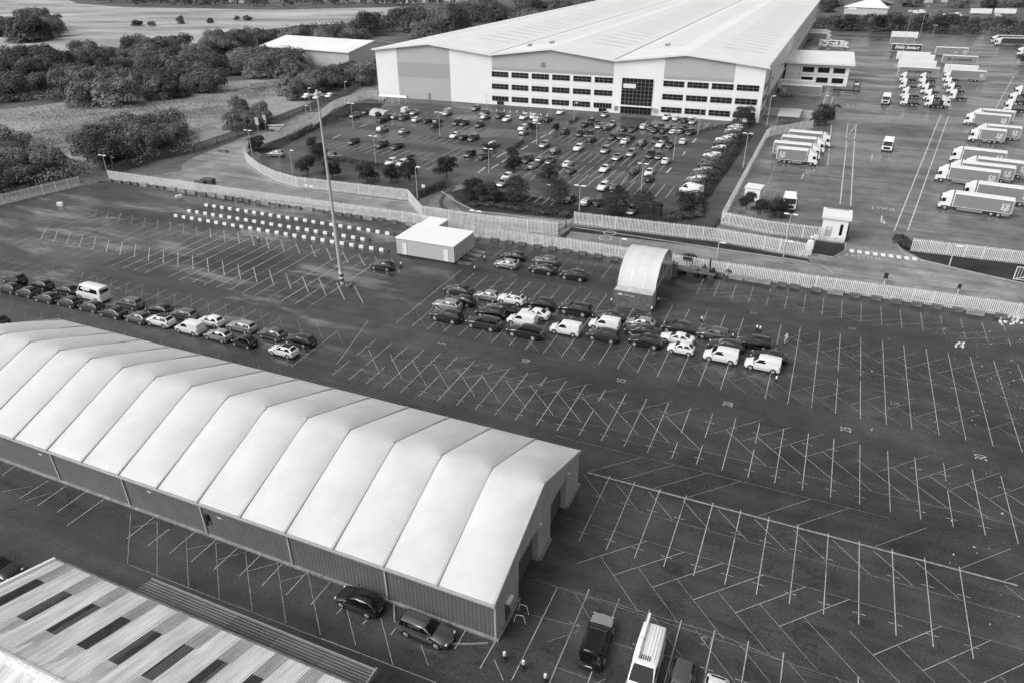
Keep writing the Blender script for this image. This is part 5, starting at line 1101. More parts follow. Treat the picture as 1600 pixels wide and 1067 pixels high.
for i in range(3):
    lo = [(.25*math.cos(k*2.1+i), .25*math.sin(k*2.1+i), .9+k*.62, 2.7*math.sin(PI*(.18+.80*(k+.6)/8.6))**.75+.1, 2.7*math.sin(PI*(.18+.80*(k+.6)/8.6))**.75+.1, .8) for k in range(8)]
    CON.append((leaf_mesh('dense_crown', lo, 3000, .26, 'leaf_dark', 90+i, (.8,1.05)), trunk_mesh('dense_trunk', 5.0, .12, i+20, .7)))
def tree(px, proto, s, label, group=None, sz=1.0, name='tree', rz=None):
    p = G(*px) if len(px) == 2 else px; t = empty(name, p, rt.uniform(0,6.28) if rz is None else rz, label, 'tree', group); t.scale = (s*rt.uniform(.82,1.25),s*rt.uniform(.82,1.25),s*sz)
    link('trunk', proto[1], t); link('crown', proto[0], t); return t
rt = random.Random(17)
def scatter(pts, n, smin, smax, label, group, proto=SCR, sz=(.8,1.15)):
    """n trees inside a ground polygon given by photo points"""
    P = [G(*p) for p in pts]; xs = [p.x for p in P]; ys = [p.y for p in P]; c = 0; got = []; tries = 0
    while c < n and tries < n*90:
        tries += 1
        x, y = rt.uniform(min(xs),max(xs)), rt.uniform(min(ys),max(ys)); ins = False; j = len(P)-1
        for i in range(len(P)):
            if (P[i].y > y) != (P[j].y > y) and x < (P[j].x-P[i].x)*(y-P[i].y)/(P[j].y-P[i].y)+P[i].x: ins = not ins
            j = i
        s = rt.uniform(smin,smax)
        if not ins or any((x-a)**2+(y-b)**2 < (1.9*(s+d))**2*.36 for a,b,d in got): continue
        got.append((x,y,s)); c += 1; tree(Vector((x,y,0)), rt.choice(proto), s, label, group, rt.uniform(*sz))
S1 = 'bushy grey green tree in the broad scrub belt left of the paddock'
scatter([(-60,165),(-60,110),(40,106),(130,92),(250,84),(330,88),(345,120),(340,150),(250,155),(180,170),(100,158),(0,172)], 92, 1.15, 1.8, S1, 'scrub belt trees')
scatter([(140,252),(165,222),(230,205),(285,210),(300,225),(250,242),(205,268),(170,262)], 15, 1.0, 1.5, 'bushy tree in the clump behind the timber fence', 'timber fence trees')
scatter([(345,198),(365,180),(420,186),(430,192),(385,206),(352,206)], 6, .8, 1.2, 'dark tree in the small clump beside the dark timber fence bend', 'fence bend trees')
scatter([(360,118),(372,96),(480,104),(500,116),(470,124),(380,124)], 17, 1.25, 1.75, 'tree in the clump in front of the low industrial building', 'industrial building trees')
scatter([(310,92),(330,72),(400,62),(560,58),(580,64),(430,72),(360,96)], 24, 1.1, 1.6, 'tree in the belt between the pale field and the industrial building', 'field edge trees')
scatter([(-60,72),(-60,52),(60,42),(110,48),(128,56),(80,68),(0,70)], 12, 1.7, 2.5, 'tall tree in the dark copse at the top left corner', 'top left copse')
scatter([(445,150),(455,136),(500,132),(580,116),(582,128),(525,150),(470,158)], 11, 1.0, 1.5, 'bushy tree between the paddock and the timber fence top end', 'upper fence trees')
scatter([(0,250),(-40,240),(-60,305),(0,300),(110,278),(130,262),(60,258),(40,240)], 14, .8, 1.3, 'low bush in the corner scrub behind the left palisade fence', 'corner scrub bushes')
scatter([(190,40),(230,38),(420,30),(360,40),(200,42)], 7, .5, .9, 'small bush standing alone in the pale field', 'field bushes')
scatter([(480,48),(600,36),(760,24),(900,18),(980,8),(980,24),(800,50),(640,62),(560,60)], 36, 1.6, 2.4, 'tree in the dark wood behind the warehouse roof', 'dark wood trees')
scatter([(1288,46),(1420,46),(1600,56),(1640,64),(1600,60),(1420,52),(1284,52),(1276,40)], 12, 1.2, 1.7, 'tree in the dark hedge line along the far side of the yard', 'yard hedge trees', DRK, (.9,1.2))
scatter([(1282,38),(1420,34),(1425,28),(1600,40),(1600,52),(1420,46),(1290,46)], 22, .8, 1.15, 'tree in the dark hedge line along the far side of the yard', 'yard hedge trees')
scatter([(1280,10),(1310,8),(1316,16),(1290,24)], 4, 1.1, 1.5, 'tree beside the pavilion beyond the yard', 'pavilion trees')
scatter([(1400,13),(1600,16),(1640,12),(1400,8)], 12, 1.1, 1.5, 'tree in the far line behind the compound', 'compound trees')
# far woods beyond, one mass
far = []
g_ = np.random.default_rng(4)
def mass(name, pts, n, size, hgt, seed, sx=9, sy=14):
    P = [G(*p) for p in pts]; g = np.random.default_rng(seed); V = []
    lob = []
    for k in range(n):
        i = g.integers(0, len(P)-1); a = P[i].lerp(P[i+1], g.random()); lob.append((a.x+g.normal()*sx, a.y+g.normal()*sy, hgt*.45, g.uniform(4,8), g.uniform(4,8), hgt*g.uniform(.45,.75)))
    me = leaf_mesh(name, lob, n*110, size, 'leaf_far', seed); o = link(name, me); tag(o, kind='stuff'); return o
mass('far_woodland', [(-500,16),(-100,4),(180,-6),(260,-8)], 60, 2.2, 9, 5); mass('far_woodland', [(120,-4),(190,4),(300,8),(420,10),(560,8),(700,9),(900,2)], 100, 1.9, 8, 6)
mass('far_woodland', [(1270,-6),(1420,-5),(1600,-4),(1750,-2)], 90, 2.2, 9, 8); mass('far_woodland', [(560,-14),(900,-16),(1250,-14)], 80, 2.4, 10, 9)
# trees of the staff car park
ck = 0
for (x,y), s, pr, lab in (((500,248),1.0,DRK,'small round tree left of the grey pickup by the low hedge'),((402,236),1.0,DRK,'round dark tree inside the left bend of the pale fence'),((481,274),1.15,DRK,'dark tree behind the pale fence, left of the floodlight mast'),((520,280),1.1,DRK,'dark tree behind the pale fence, seen through the floodlight mast'),((575,284),1.1,DRK,'broad dark tree behind the pale fence right of the mast'),((612,284),.95,DRK,'dark tree behind the pale fence left of the lamp post'),((640,282),1.05,DRK,'dark tree beside the lamp post at the fence corner'),((698,277),1.25,DRK,'tall dark tree at the entrance of the staff car park'),((641,256),.6,DRK,'small tree beside two white cars near the staff entrance'),((764,240),.7,DRK,'small tree beside the lamp post on the central drive'),((800,250),.75,DRK,'small tree on the planted island of the central drive'),((803,268),.9,DRK,'slim tree on the right side of the central drive'),((857,282),1.0,DRK,'slim pale trunked tree in front of the parked rows'),((832,205),.65,DRK,'small tree at the head of the central drive, left side'),((869,207),.65,DRK,'small tree at the head of the central drive, right side'),((740,311),1.15,DRK,'large dark tree in the bed left of the white cars'),((764,316),1.15,DRK,'dark tree in the bed in front of the white cars'),((808,313),1.15,CON,'dense cone shaped tree left in the bed above the access road'),((873,318),1.15,CON,'dense cone shaped tree, second in the bed above the access road'),((962,333),1.2,CON,'dense cone shaped tree behind the fence left of the black bin'),((1003,334),1.15,CON,'dense cone shaped tree beside the black bin'),((1072,328),1.0,DRK,'dark bush at the hedge end before the white van'),((1158,196),1.35,DRK,'dark tree in front of the warehouse corner windows'),((1172,200),.8,DRK,'low dark tree at the warehouse corner'),((1278,196),1.25,DRK,'big dark shrub beside the yard lamp, left half'),((1291,190),1.3,DRK,'big dark shrub beside the yard lamp, right half'),((1166,328),.9,DRK,'thin tree in the yard corner in front of the white cabin'),((1188,334),.75,DRK,'slim tree in the yard corner between cabin and round tree'),((1212,338),1.0,DRK,'round tree in the yard corner left of the tractor unit'),((1606,100),1.5,DRK,'dark bush at the far right edge by the grey lorry'),((1077,418),.62,DRK,'small round bush growing by the fence right of the arched cover'),((488,231),.7,DRK,'small tree at the left rim of the staff car park'),((592,186),.6,DRK,'bush near the bike shelters at the warehouse corner'),((1511,112),.35,DRK,'thin weed bush growing in the far yard')):
    tree((x,y), pr[ck%len(pr)], s*.84, lab, 'trees of the staff car park and yard', .92); ck += 1
def hedge(px, w, h, label, n, size=.3, name='hedge'):
    P = [G(*p) for p in px]; o0 = P[0].copy(); lob = []
    for a, b in zip(P[:-1], P[1:]):
        k = max(2, int((b-a).length/(w*.55)))
        for i in range(k): q = a.lerp(b, i/k)-o0; lob.append((q.x+rt.uniform(-.2,.2)*w, q.y+rt.uniform(-.2,.2)*w, h*.45, w*rt.uniform(.4,.62), w*rt.uniform(.4,.62), h*rt.uniform(.45,.62)))
    me = leaf_mesh(name, lob, n, size, 'leaf_hedge', int(P[0].x*7)%1000+3); return tag(link(name, me, None, o0), label, 'hedge')
hedge([(1158,214),(1140,236),(1120,262),(1100,290),(1080,322)], 4.6, 1.5, 'shaggy planted bank between the hedge side cars and the path', 9000, .4)
hedge([(524,251),(560,257),(600,264),(640,267)], 1.5, 1.3, 'low clipped hedge behind the floodlight mast', 3500)
hedge([(560,176),(520,192),(480,206),(450,222)], 2.0, 1.5, 'dark hedge at the top left of the staff car park', 3500)
hedge([(690,292),(665,303),(650,310)], 1.6, 1.4, 'hedge beside the staff car park entrance road', 2000)
hedge([(740,320),(800,326),(880,336),(960,346),(1050,352)], 3.2, .9, 'ground cover bed above the access road', 7000, .3, 'shrub_bed')
hedge([(1060,342),(1085,338),(1095,318)], 3.2, 1.3, 'dark shrub bed at the hedge corner of the staff car park', 3000, .35, 'shrub_bed')
hedge([(1128,348),(1150,345),(1190,351),(1230,357)], 1.6, .8, 'low shrub strip inside the yard fence corner', 2500, .3, 'shrub_bed')
hedge([(832,262),(845,256)], 1.4, .8, 'low planting on the central island, near half', 600); hedge([(805,232),(818,222)], 1.4, .8, 'low planting on the central island, far half', 600); hedge([(1092,209),(1110,203),(1150,196)], 1.2, .8, 'low planting in front of the warehouse windows', 900); hedge([(890,193),(905,186)],1.3,.8,'low planting strip at the lamp before the warehouse',500)
hedge([(0,310),(60,296),(125,283)], 2.5, 1.6, 'brambles overgrowing the left palisade fence', 3500, .35)
hedge([(1404,378),(1412,384),(1424,392)], 2.6, 1.4, 'clipped dark hedge at the corner of the yard entrance', 2200, .25)
hedge([(1120,350),(1098,372)],.8,.4,'weeds at the foot of the path fence',300)
def tufts(name, pts, n, h, m, seed):
    P = [G(*p) for p in pts]; xs = [p.x for p in P]; ys = [p.y for p in P]; g = random.Random(seed); c = []
    while len(c) < n:
        x, y = g.uniform(min(xs),max(xs)), g.uniform(min(ys),max(ys)); ins = False; j = len(P)-1
        for i in range(len(P)):
            if (P[i].y > y) != (P[j].y > y) and x < (P[j].x-P[i].x)*(y-P[i].y)/(P[j].y-P[i].y)+P[i].x: ins = not ins
            j = i
        if ins and math.sin(x*.11+math.sin(y*.05)*2)+math.sin(y*.09+x*.03) > -.7+g.uniform(-.6,.6): c.append((x,y,0))
    C = np.array(c); G_ = np.random.default_rng(seed); a = G_.uniform(0,6.28,n); s = h*G_.uniform(.5,1.2,n); w = np.stack([np.cos(a),np.sin(a),0*a],1)*(s*.8)[:,None]; u = np.stack([G_.normal(size=n)*.3,G_.normal(size=n)*.3,1+0*a],1)*s[:,None]
    V = np.stack([C-w, C+w, C+w*.6+u, C-w*.6+u],1).reshape(-1,3); o = link(name, quads(name, V, m)); tag(o, kind='stuff')
mk('tuft', .30, .9, amp=.5, scale=.05, spec=.1); mk('tuft_pale', .7, .9, amp=.4, scale=.04, spec=.1)
# weeds along the car park fence
for x, y in ((795,376),(812,378),(842,383),(866,387),(1100,426),(1272,449),(586,340),(640,348),(1140,431)): 
    hedge([(x-3,y-.3),(x+4,y+.6)], .9, 1.5, 'tall weed growing at the foot of the car park fence', 160, .22, 'weed')['group'] = 'weeds along the car park fence'

mass('woodland_belt', [(1278,46),(1330,47),(1420,50),(1520,54),(1660,62)], 90, 1.0, 6, 15, 9, 6); mass('woodland_belt', [(1280,38),(1340,36),(1430,38),(1540,44),(1660,48)], 70, 1.1, 5, 16, 9, 8)
mass('woodland_belt', [(600,50),(700,40),(800,30),(900,18),(985,8)], 90, 1.4, 9, 17); mass('woodland_belt', [(470,62),(520,54),(600,46)], 24, 1.2, 7, 18)

for nm, pts, n, h, sd in (('scrub_undergrowth', [(-40,140),(40,135),(130,125),(220,120),(300,112),(340,118)], 70, 4.5, 31),('scrub_undergrowth', [(-40,162),(60,158),(130,150),(220,148),(330,138)], 50, 3.2, 32),('scrub_undergrowth', [(160,248),(220,232),(290,226)], 26, 3.2, 33),('scrub_undergrowth', [(0,285),(60,275),(120,268)], 24, 2.6, 34),('scrub_undergrowth', [(380,112),(440,116),(490,112)], 24, 4, 35),('scrub_undergrowth', [(340,88),(400,76),(480,70),(560,62)], 34, 4, 36)):
    o = mass(nm, pts, n, .5, h, sd, 5, 4); o.data.materials[0] = M['leaf_scrub']

for pts, n, h, sd in (([(0,186),(80,180),(160,180),(250,172)], 60, 1.0, 41),([(60,215),(130,205),(200,195),(300,185),(340,170)], 80, .9, 42),([(300,160),(380,145),(460,135)], 50, .8, 43),([(0,240),(60,228),(130,225)], 50, 1.1, 44)):
    o = mass('rough_grass_clumps', pts, n, .38, h, sd, 6, 7); o.data.materials[0] = M['tuft']
# ================================================================== lamps, bollards, people, small things
def lamp(base, top, label, double=False, group='lamp posts', r=.09):
    h = max(3.0, height(base, top)); t = empty('street_lamp', G(*base), TH, label, 'lamp post', group)
    m = MB(); m.tube((0,0,0),(0,0,1.2), r*1.35, r*1.25); m.tube((0,0,1.2),(0,0,h-.1), r, r*.6); m.build('pole', M['steel_mast'], t, 40)
    for s in ((1,-1) if double else (1,)):
        m = MB(); m.tube((0,0,h-.12),(s*.5,-.1,h),.04); m.bbox(s*.75-.45,s*.75+.45,-.3,.1,h-.04,h+.12,.05); m.build('lamp_head', M['white_gloss'], t)
for b, tp, lab, dbl in (((395.6,249),(388,204),'lamp post inside the left bend of the pale fence',True),((458,272),(453,235),'thin lamp post left of the dark trees behind the pale fence',False),((588,261.5),(583,213),'lamp post beside the low hedge, right of the floodlight mast',True),((652.5,311),(647,261),'lamp post at the pale fence corner beside the dark tree',False),((552.5,201),(548,162),'lamp post near the grassy bank left of the staff car park',True),((687.5,213),(685.6,176),'lamp post among the left rows of the staff car park',True),((761,179),(760,146),'lamp post in front of the blank white wall panel',False),((838.5,226),(838.6,193),'lamp post on the right of the central drive',True),((764,272),(763.7,233),'lamp post on the left of the central drive near the entrance',True),((896.5,192),(897.5,161),'lamp post before the left office windows',False),((1052,250),(1056,204),'lamp post at the right end of the middle rows',True),((1001.5,300),(1004,256),'lamp post at the front of the right rows',True),((905,333),(905.5,290.5),'lamp post at the end of the fence above the swing barrier',True),((1090,211),(1095,170),'lamp post before the right office windows',False),((1161,262),(1172,209),'lamp post on the path beside the planted bank',True),((1198,197),(1202,150),'lamp post at the corner of the warehouse and yard',False),((1228,379),(1236,335),'double lamp post behind the near yard fence',True),((1483,416),(1492,384),'lamp post on the verge right of the zebra squares',False),((168.7,273),(160,243),'lamp post at the scrub corner of the long fence',True),((178,265),(175,250),'short lamp post just behind the scrub corner lamp',False),((486,176),(482.6,138),'lamp post beside the road behind the floodlight head',False),((540,148),(538,128),'lamp post by the timber fence top end',False),((480,190),(479,165),'thin post beside the upper estate road',False),((745,373),(744,330),'thin lamp post behind the pale storage unit',True),((486,312),(484,296),'short twin lamp between the two pale fences',True),((968,398),(969,373),'thin post between fence and arched cover',False),((1120,404),(1121,390),'short post at the kerb right of the arched cover',False),((1224,402),(1226,386),'post in front of the fence end left of the gatehouse',False),((1405,100),(1412,18),'very tall thin mast behind the trailer row, left one',False),((1436,60),(1444,10),'very tall thin mast behind the trailer row, right one',False),((1457,58),(1460,40),'lamp post by the far hedge',True),((1410,88),(1416,55),'tall lamp post among the far trailers',False),((1283,180),(1287,150),'lamp post standing in the big dark shrub',False),((1478,128),(1484,82),'tall lamp post among the right trailer row',False)):
    lamp(b, tp, lab, dbl)
hm = height((535,443.5),(494.8,150)); ms = empty('floodlight_mast', G(535,443.5), TH, 'very tall pale floodlight mast with ring of lamps and striped foot', 'floodlight mast')
m = MB(); m.tube((0,0,0),(0,0,hm*.5),.33,.23,14); m.tube((0,0,hm*.5),(0,0,hm),.23,.13,12); m.build('pole', M['steel_mast'], ms, 40)
for k in range(4): m = MB(); m.tube((0,0,.5+k*.42),(0,0,.92+k*.42),.37,.365,14); m.build('band', M['block_dark' if k%2 == 0 else 'block_white'], ms, 40)
m = MB(); m.tube((0,0,hm-.1),(0,0,hm+.35),.5,.5,12); m.tube((0,0,hm+.35),(0,0,hm+.8),.28,.15,10)
for k in range(6): a = k*PI/3; m.tube((0,0,hm+.1),(1.75*math.cos(a),1.75*math.sin(a),hm+.1),.05,n=6)
m.build('head_frame', M['steel_mast'], ms, 40)
for k in range(6):
    a = k*PI/3; m = MB(); x, y = 1.85*math.cos(a), 1.85*math.sin(a); m.bbox(x-.36,x+.36,y-.32,y+.32,hm-.02,hm+.16,.06); m.build('floodlight', M['white_gloss'], ms)
m = MB()
for k in range(9): a = k*.7; m.bbox(.7+.35*math.cos(a)-.2,.7+.35*math.cos(a)+.2,-.3+.4*math.sin(a)-.2,-.3+.4*math.sin(a)+.2,0,.25+.05*(k%3),.05)
o = m.build('rubble_pile', M['concrete_dark'], None, None, G(541,445), TH); tag(o, 'small pile of dark blocks at the foot of the floodlight mast', 'rubble')
def bollard(px, label, h=.95):
    t = empty('bollard', G(*px), TH, label, 'bollard', 'bollards'); m = MB(); m.tube((0,0,0),(0,0,.08),.28,.26,12); m.tube((0,0,.08),(0,0,h*.62),.11,.10,10); m.build('post', M['sign_dark'], t, 40); m = MB(); m.tube((0,0,h*.62),(0,0,h*.95),.13,.12,10); m.tube((0,0,h*.95),(0,0,h),.12,.06,10); m.build('band', M['sign_white'], t, 40)
for px, lab in (((1182,517.5),'left one of two bollards behind the black hatchback'),((1187,519),'right one of two bollards behind the black hatchback'),((1096,504),'bollard in the bays behind the grey people carrier'),((1144,531),'bollard right behind the grey people carrier'),((1212,597),'bollard in front of the last white van'),((788.5,1030.5),'left bollard on the ground near the marquee corner'),((818,1044),'middle bollard on the ground near the marquee corner'),((852,1065),'right bollard at the bottom edge near the marquee corner'),((627,418),'bollard between the black car and the pale storage unit'),((742,424),'bollard in the aisle below the loading ramps'),((757,408),'bollard beside the loading ramps'),((404,378),'bollard at the edge of the striped barriers'),((780,151),'x'),((955,475),'bollard at the left foot of the rusty container'),((1028,474),'bollard right of the rusty container'),((1018,488),'bollard at the right foot of the rusty container'),((746,376),'dark and white bollard behind the storage unit')):
    if lab != 'x': bollard(px, lab)
def bent_rail(px, rz, label):
    t = empty('guard_rail', G(*px), rz, label, 'guard rail'); m = MB(); P = [(0,-.5,.05),(0,-.3,1.0),(0,.3,1.0),(0,.5,.05)]
    for a, b in zip(P[:-1],P[1:]): m.tube(a,b,.035,n=7)
    m.build('hoop', M['galv'], t, 40); m = MB(); m.bbox(-.2,.2,-.62,-.4,0,.08,.02); m.bbox(-.2,.2,.4,.62,0,.08,.02); m.build('foot', M['sign_dark'], t)
bent_rail((817.5,958), TH+PI/2, 'pale hoop guard rail by the marquee side door, farther one'); bent_rail((812,974), TH+PI/2+.2, 'pale hoop guard rail by the marquee side door, nearer one')
# one person walking
def person(px, rz, label):
    t = empty('person', G(*px), rz, label, 'person')
    J = dict(pel=(0,0,.95),wa=(0,0,1.12),ch=(0.02,0,1.38),nk=(.03,0,1.52),hd=(.05,0,1.62),tp=(.05,0,1.74),
      hl=(0,.09,.92),kl=(.20,.10,.52),al=(.12,.10,.10),tl=(.30,.11,.04),hr=(0,-.09,.92),kr=(.02,-.10,.50),ar=(-.30,-.10,.16),tr=(-.16,-.11,.05),
      sl=(.02,.19,1.42),el=(-.10,.24,1.16),wl=(.06,.25,.94),fl=(.12,.24,.86),sr=(.02,-.19,1.42),er=(.02,-.25,1.15),wr=(.24,-.22,1.02),fr=(.31,-.20,.98))
    E = [('pel','wa'),('wa','ch'),('ch','nk'),('nk','hd'),('hd','tp'),('pel','hl'),('hl','kl'),('kl','al'),('al','tl'),('pel','hr'),('hr','kr'),('kr','ar'),('ar','tr'),('ch','sl'),('sl','el'),('el','wl'),('wl','fl'),('ch','sr'),('sr','er'),('er','wr'),('wr','fr')]
    Rr = dict(pel=.15,wa=.14,ch=.16,nk=.06,hd=.10,tp=.085,hl=.10,kl=.065,al=.045,tl=.04,hr=.10,kr=.065,ar=.045,tr=.04,sl=.07,el=.05,wl=.035,fl=.03,sr=.07,er=.05,wr=.035,fr=.03)
    def skin(name, keys, m, grow=0.0, parent=t):
        ks = [k for k in J if k in keys]; me = bpy.data.meshes.new(name); me.from_pydata([J[k] for k in ks], [(ks.index(a),ks.index(b)) for a,b in E if a in keys and b in keys], [])
        o = bpy.data.objects.new(name, me); COL.objects.link(o); sk = o.modifiers.new('skin','SKIN'); o.modifiers.new('sub','SUBSURF').render_levels = 2; o.modifiers['sub'].levels = 1
        if not me.skin_vertices: 
            bm = __import__('bmesh').new(); bm.from_mesh(me); bm.verts.layers.skin.verify(); bm.to_mesh(me); bm.free()
        for i, k in enumerate(ks): r = Rr[k]+grow; me.skin_vertices[0].data[i].radius = (r,r)
        me.skin_vertices[0].data[0].use_root = True; me.materials.append(M[m]); o.parent = parent; return o
    skin('body', set(J), 'skin'); skin('jacket', {'wa','ch','sl','el','wl','sr','er','wr','pel'}, 'cloth_light', .02); skin('trousers', {'pel','hl','kl','al','hr','kr','ar'}, 'cloth_light', .018)
    for k in ('tl','tr'):
        m = MB(); x, y, z = J[k]; m.bbox(x-.22,x+.08,y-.055,y+.055,max(0,z-.06),z+.06,.03); m.build('shoe', M['cloth_dark'], t, 40)
    m = MB(); m.ball((.04,0,1.71),.105,10,8,rz=.10); m.build('hair', M['hair'], t, 60)
person((1227.5,536.5), TH+PI+.3, 'person in pale jacket and light trousers walking past the black hatchback')
# bins, shelters, cones, signs
b = empty('litter_bin', G(1026,337), TH, 'tall black bin between the cone trees and the hedge', 'bin'); m = MB(); m.bbox(-.9,.9,-.7,.7,0,2.0,.06); m.build('body', M['sign_dark'], b); m = MB(); m.tube((.2,.2,2.01),(.2,.2,2.5),.85,.85,14); m.build('lid', M['trim'], b, 40)
for i, (px, s) in enumerate((((605,160),1),((626,161.5),1))):
    t = empty('bike_shelter', G(*px), fa, ('left' if i == 0 else 'right')+' glazed bike shelter at the warehouse corner', 'bike shelter', 'bike shelters'); m = MB()
    for x in (-2.5,0,2.5):
        for y in (-.9,.9): m.tube((x,y,0),(x,y,2.1),.06,n=6)
    m.tube((-2.5,.9,1.1),(2.5,.9,1.1),.05); m.build('frame', M['galv'], t); m = MB(); n = 8; vs = []
    for k in range(n+1): a = PI*(.1+.8*k/n); vs += [(-2.7,1.2*math.cos(a),1.8+.75*math.sin(a)),(2.7,1.2*math.cos(a),1.8+.75*math.sin(a))]
    m.raw(vs, [(2*k,2*k+1,2*k+3,2*k+2) for k in range(n)]); m.build('roof', M['clad_side'], t, 60)
t = empty('earth_shelter', G(596,181), TH-.3, 'pale curved roof of a low shelter by the grassy bank', 'shelter'); m = MB(); n = 10; vs = []
for k in range(n+1): a = PI*k/n; vs += [(-3.4,2.4*math.cos(a),1.9*math.sin(a)),(3.4,2.4*math.cos(a),1.9*math.sin(a))]
m.raw(vs, [(2*k,2*k+1,2*k+3,2*k+2) for k in range(n)]+[tuple(range(0,2*n+2,2)), tuple(range(2*n+1,0,-2))]); m.build('roof', M['clad_grey'], t, 60)
m = MB(); P = [G(*p) for p in ((560,150),(580,146),(604,156),(600,158.5),(575,154))]; c = P[0]; m.face(ccw([tuple(p-c+Vector((0,0,.6))) for p in P])); m.face([tuple(p-c) for p in P]); 
for i in range(5): a, b_ = P[i]-c, P[(i+1)%5]-c; m.face([a, b_, b_+Vector((0,0,.6)), a+Vector((0,0,.6))])
tag(m.build('concrete_slab', M['concrete'], None, None, c), 'pale concrete slab on the grassy bank by the warehouse corner', 'slab')
t = empty('covered_walkway', G(1232,190), TH+PI/2, 'pale flat roofed walkway beside the dark shrub at the yard corner', 'shelter')
m = MB(); m.bbox(-6.2,6.2,-3.2,3.2,2.5,2.75,.04); m.build('roof', M['clad_grey'], t); m = MB()
for x in (-6,-2,2,6):
    for y in (-3,3): m.tube((x,y,0),(x,y,2.5),.07,n=6)
m.build('post', M['galv_dark'], t)
for i, (x, y) in enumerate(((776,174),(788,174.5),(797,176),(808,176),(818,177),(829,178.5),(845,180.5),(855,181.5))): 
    t = empty('traffic_cone', G(x,y), 0, 'white traffic cone in the line before the office windows', 'cone', 'cones before the office'); m = MB(); m.box(-.25,.25,-.25,.25,0,.05); m.tube((0,0,.05),(0,0,.8),.2,.05,10); m.build('body', M['sign_white'], t, 40)
# roadside posts and hoardings
for px, w, h, lab, mm in (((1273,379),.9,1.5,'white notice sign by the gatehouse kerb','sign_white'),((404,207),1.3,4.2,'tall pale panel standing by the timber fence, left one','clad_grey'),((416,205),1.3,4.6,'tall pale panel standing by the timber fence, right one','clad_grey'),((391,0),1,1,'x','galv'),((1381,445),.6,2.0,'dark small sign on a post above the car park fence','sign_dark'),((1496,459),.5,1.6,'dark small post sign above the fence towards the right edge','sign_dark'),((662,300),.8,1.6,'small pale sign by the hedge at the staff entrance','sign_white')):
    if lab == 'x': continue
    t = empty('sign', G(*px), TH, lab, 'sign'); m = MB(); m.tube((0,0,0),(0,0,h*.55),.05); m.build('post', M['galv'], t); m = MB(); m.bbox(-w/2,w/2,-.04,.04,h*.5,h,.015); m.build('panel', M[mm], t)
t = empty('cable_reel', G(432,206), TH, 'small trailer with a pale beam beside the timber fence', 'trailer'); m = MB(); m.bbox(-2.2,2.2,-.8,.8,.6,1.3,.08); m.build('body', M['galv_dark'], t); m = MB(); m.tube((-3,0,1.6),(3.2,0,2.1),.12); m.build('beam', M['galv'], t); m = MB(); [m.tube((x,-.85,.35),(x,.85,.35),.35,n=12) for x in (-1,1)]; m.build('wheel', M['rubber'], t, 40)
for px, s in (((313,289),1),((326,287),1.3)): 
    m = MB(); m.bbox(-1.2*s,1.2*s,-.6*s,.6*s,0,.9*s,.1); o = m.build('crate', M['block_dark'], None, None, G(*px), TH+.1); tag(o, ('small' if s == 1 else 'large')+' dark crate on the estate road behind the long fence', 'crate')
m = MB(); m.bbox(-1.5,1.5,-.5,.5,0,.5,.1); m.tube((-1.9,0,.4),(1.9,.2,.6),.1); o = m.build('road_plate', M['concrete_dark'], None, None, G(349,238), TH); tag(o, 'low dark heap at the bend of the estate road', 'heap')
m = MB(); m.bbox(-.7,.7,-.3,.3,0,.75,.1); o = m.build('barrier_block', M['block_white'], None, None, G(95,322), TH+.3); tag(o, 'single white barrier block lying in the far left bays', 'barrier block')
m = MB(); m.bbox(-.7,.7,-.35,.35,0,.7,.1); o = m.build('barrier_block', M['block_white'], None, None, G(280,310), TH+.9); tag(o, 'single white barrier block near the long fence left of the barrier rows', 'barrier block')
# machinery under the fence right of the arched cover
t = empty('farm_trailer', G(1085,430), TH, 'dark flat trailer and scrap standing at the fence right of the arched cover', 'trailer'); m = MB(); m.bbox(-3.2,3.4,-1.0,1.0,.75,.95,.03); m.bbox(-1,.5,-.7,.6,.95,1.4,.1); m.build('bed', M['concrete_dark'], t); m = MB(); [m.tube((x,-1.05,.38),(x,1.05,.38),.38,n=14) for x in (.3,1.3,-2.2)]; m.build('wheel', M['rubber'], t, 40); m = MB(); m.tube((2.4,0,.9),(2.3,0,3.2),.16,.12); m.bbox(2.6,3.2,-.4,.4,.95,1.6,.05); m.build('crane_post', M['trim'], t)
t = empty('tank_stand', G(1052,432), TH, 'dark upright rack with weeds under the open end of the arched cover', 'rack'); m = MB(); m.bbox(-.5,.5,-.5,.5,0,2.4,.06); m.tube((-.9,0,.6),(-4,.1,1.1),.06); m.build('frame', M['container'], t)
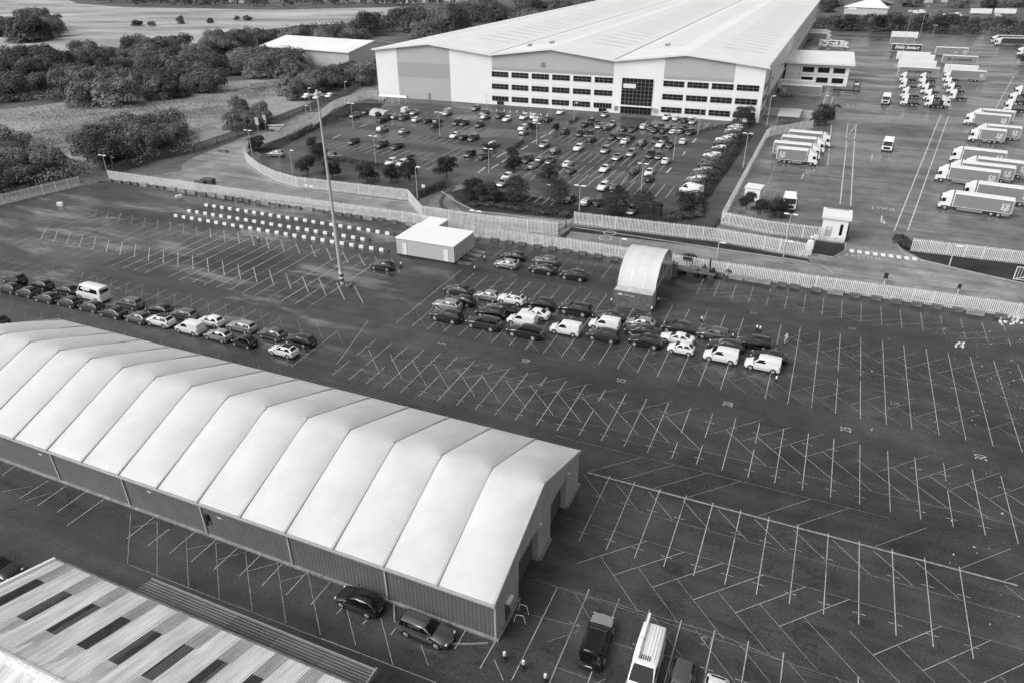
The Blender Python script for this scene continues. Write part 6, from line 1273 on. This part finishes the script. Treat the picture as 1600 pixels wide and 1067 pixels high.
# litter scattered at the right side
m = MB(); rl = random.Random(9)
for k in range(150):
    q = rl.random(); x = 1600-260*rl.random()**1.6 if q < .6 else 1480+120*rl.random(); y = 505+170*rl.random()**1.3 if q < .8 else 700+300*rl.random()
    p = G(x,y); s = rl.uniform(.02,.09)*(2.0 if rl.random() < .06 else 1); a = rl.uniform(0,3); c_, s_ = math.cos(a)*s, math.sin(a)*s
    m.face([(p.x-c_,p.y-s_,.04),(p.x+s_*.6,p.y-c_*.6,.045),(p.x+c_,p.y+s_,.06),(p.x-s_*.7,p.y+c_*.7,.05)])
for k in range(40): p = G(1576+rl.uniform(-14,22),500+rl.uniform(-5,8)); m.ball((p.x,p.y,.08),rl.uniform(.08,.25),6,4)
for k in range(14): p = G(1498+rl.uniform(-5,8),539+rl.uniform(-3,4)); m.ball((p.x,p.y,.06),rl.uniform(.08,.2),6,4)
tag(m.build('litter', M['debris']), kind='stuff')
# ================================================================== light, sky, camera
SE_, SA_ = math.radians(46), math.radians(246)
w = bpy.data.worlds.new('World'); SC.world = w; w.use_nodes = True; nt = w.node_tree
sk = nt.nodes.new('ShaderNodeTexSky'); sk.sky_type = 'NISHITA'; sk.sun_disc = False; sk.sun_elevation = SE_; sk.sun_rotation = SA_; sk.air_density = 1.0; sk.dust_density = 4.0
bw = nt.nodes.new('ShaderNodeRGBToBW'); bgd = nt.nodes['Background']; nt.links.new(sk.outputs[0], bw.inputs[0]); nt.links.new(bw.outputs[0], bgd.inputs['Color']); bgd.inputs['Strength'].default_value = .15
sd = bpy.data.lights.new('sun', 'SUN'); sd.energy = .95; sd.angle = math.radians(40); sd.color = (1,1,1); so = bpy.data.objects.new('sun', sd); COL.objects.link(so)
dv = Vector((math.sin(SA_)*math.cos(SE_), math.cos(SA_)*math.cos(SE_), math.sin(SE_))); so.rotation_euler = dv.to_track_quat('Z','Y').to_euler()
cd = bpy.data.cameras.new('camera'); co = bpy.data.objects.new('camera', cd); COL.objects.link(co); cd.sensor_width = 36; cd.lens = FOC/1600*36; cd.clip_end = 9000; cd.clip_start = .5
mx = Matrix((( AR.x, -AD.x, -AF.x, 0),( AR.y, -AD.y, -AF.y, 0),( AR.z, -AD.z, -AF.z, CAMH),(0,0,0,1))); co.matrix_world = mx; SC.camera = co
SC.view_settings.view_transform = 'Standard'; SC.view_settings.look = 'None'; SC.view_settings.exposure = 0.36; SC.view_settings.gamma = 1
SC.cycles.max_bounces = 5; SC.cycles.diffuse_bounces = 2; SC.cycles.glossy_bounces = 3; SC.cycles.transparent_max_bounces = 8; SC.cycles.use_denoising = True
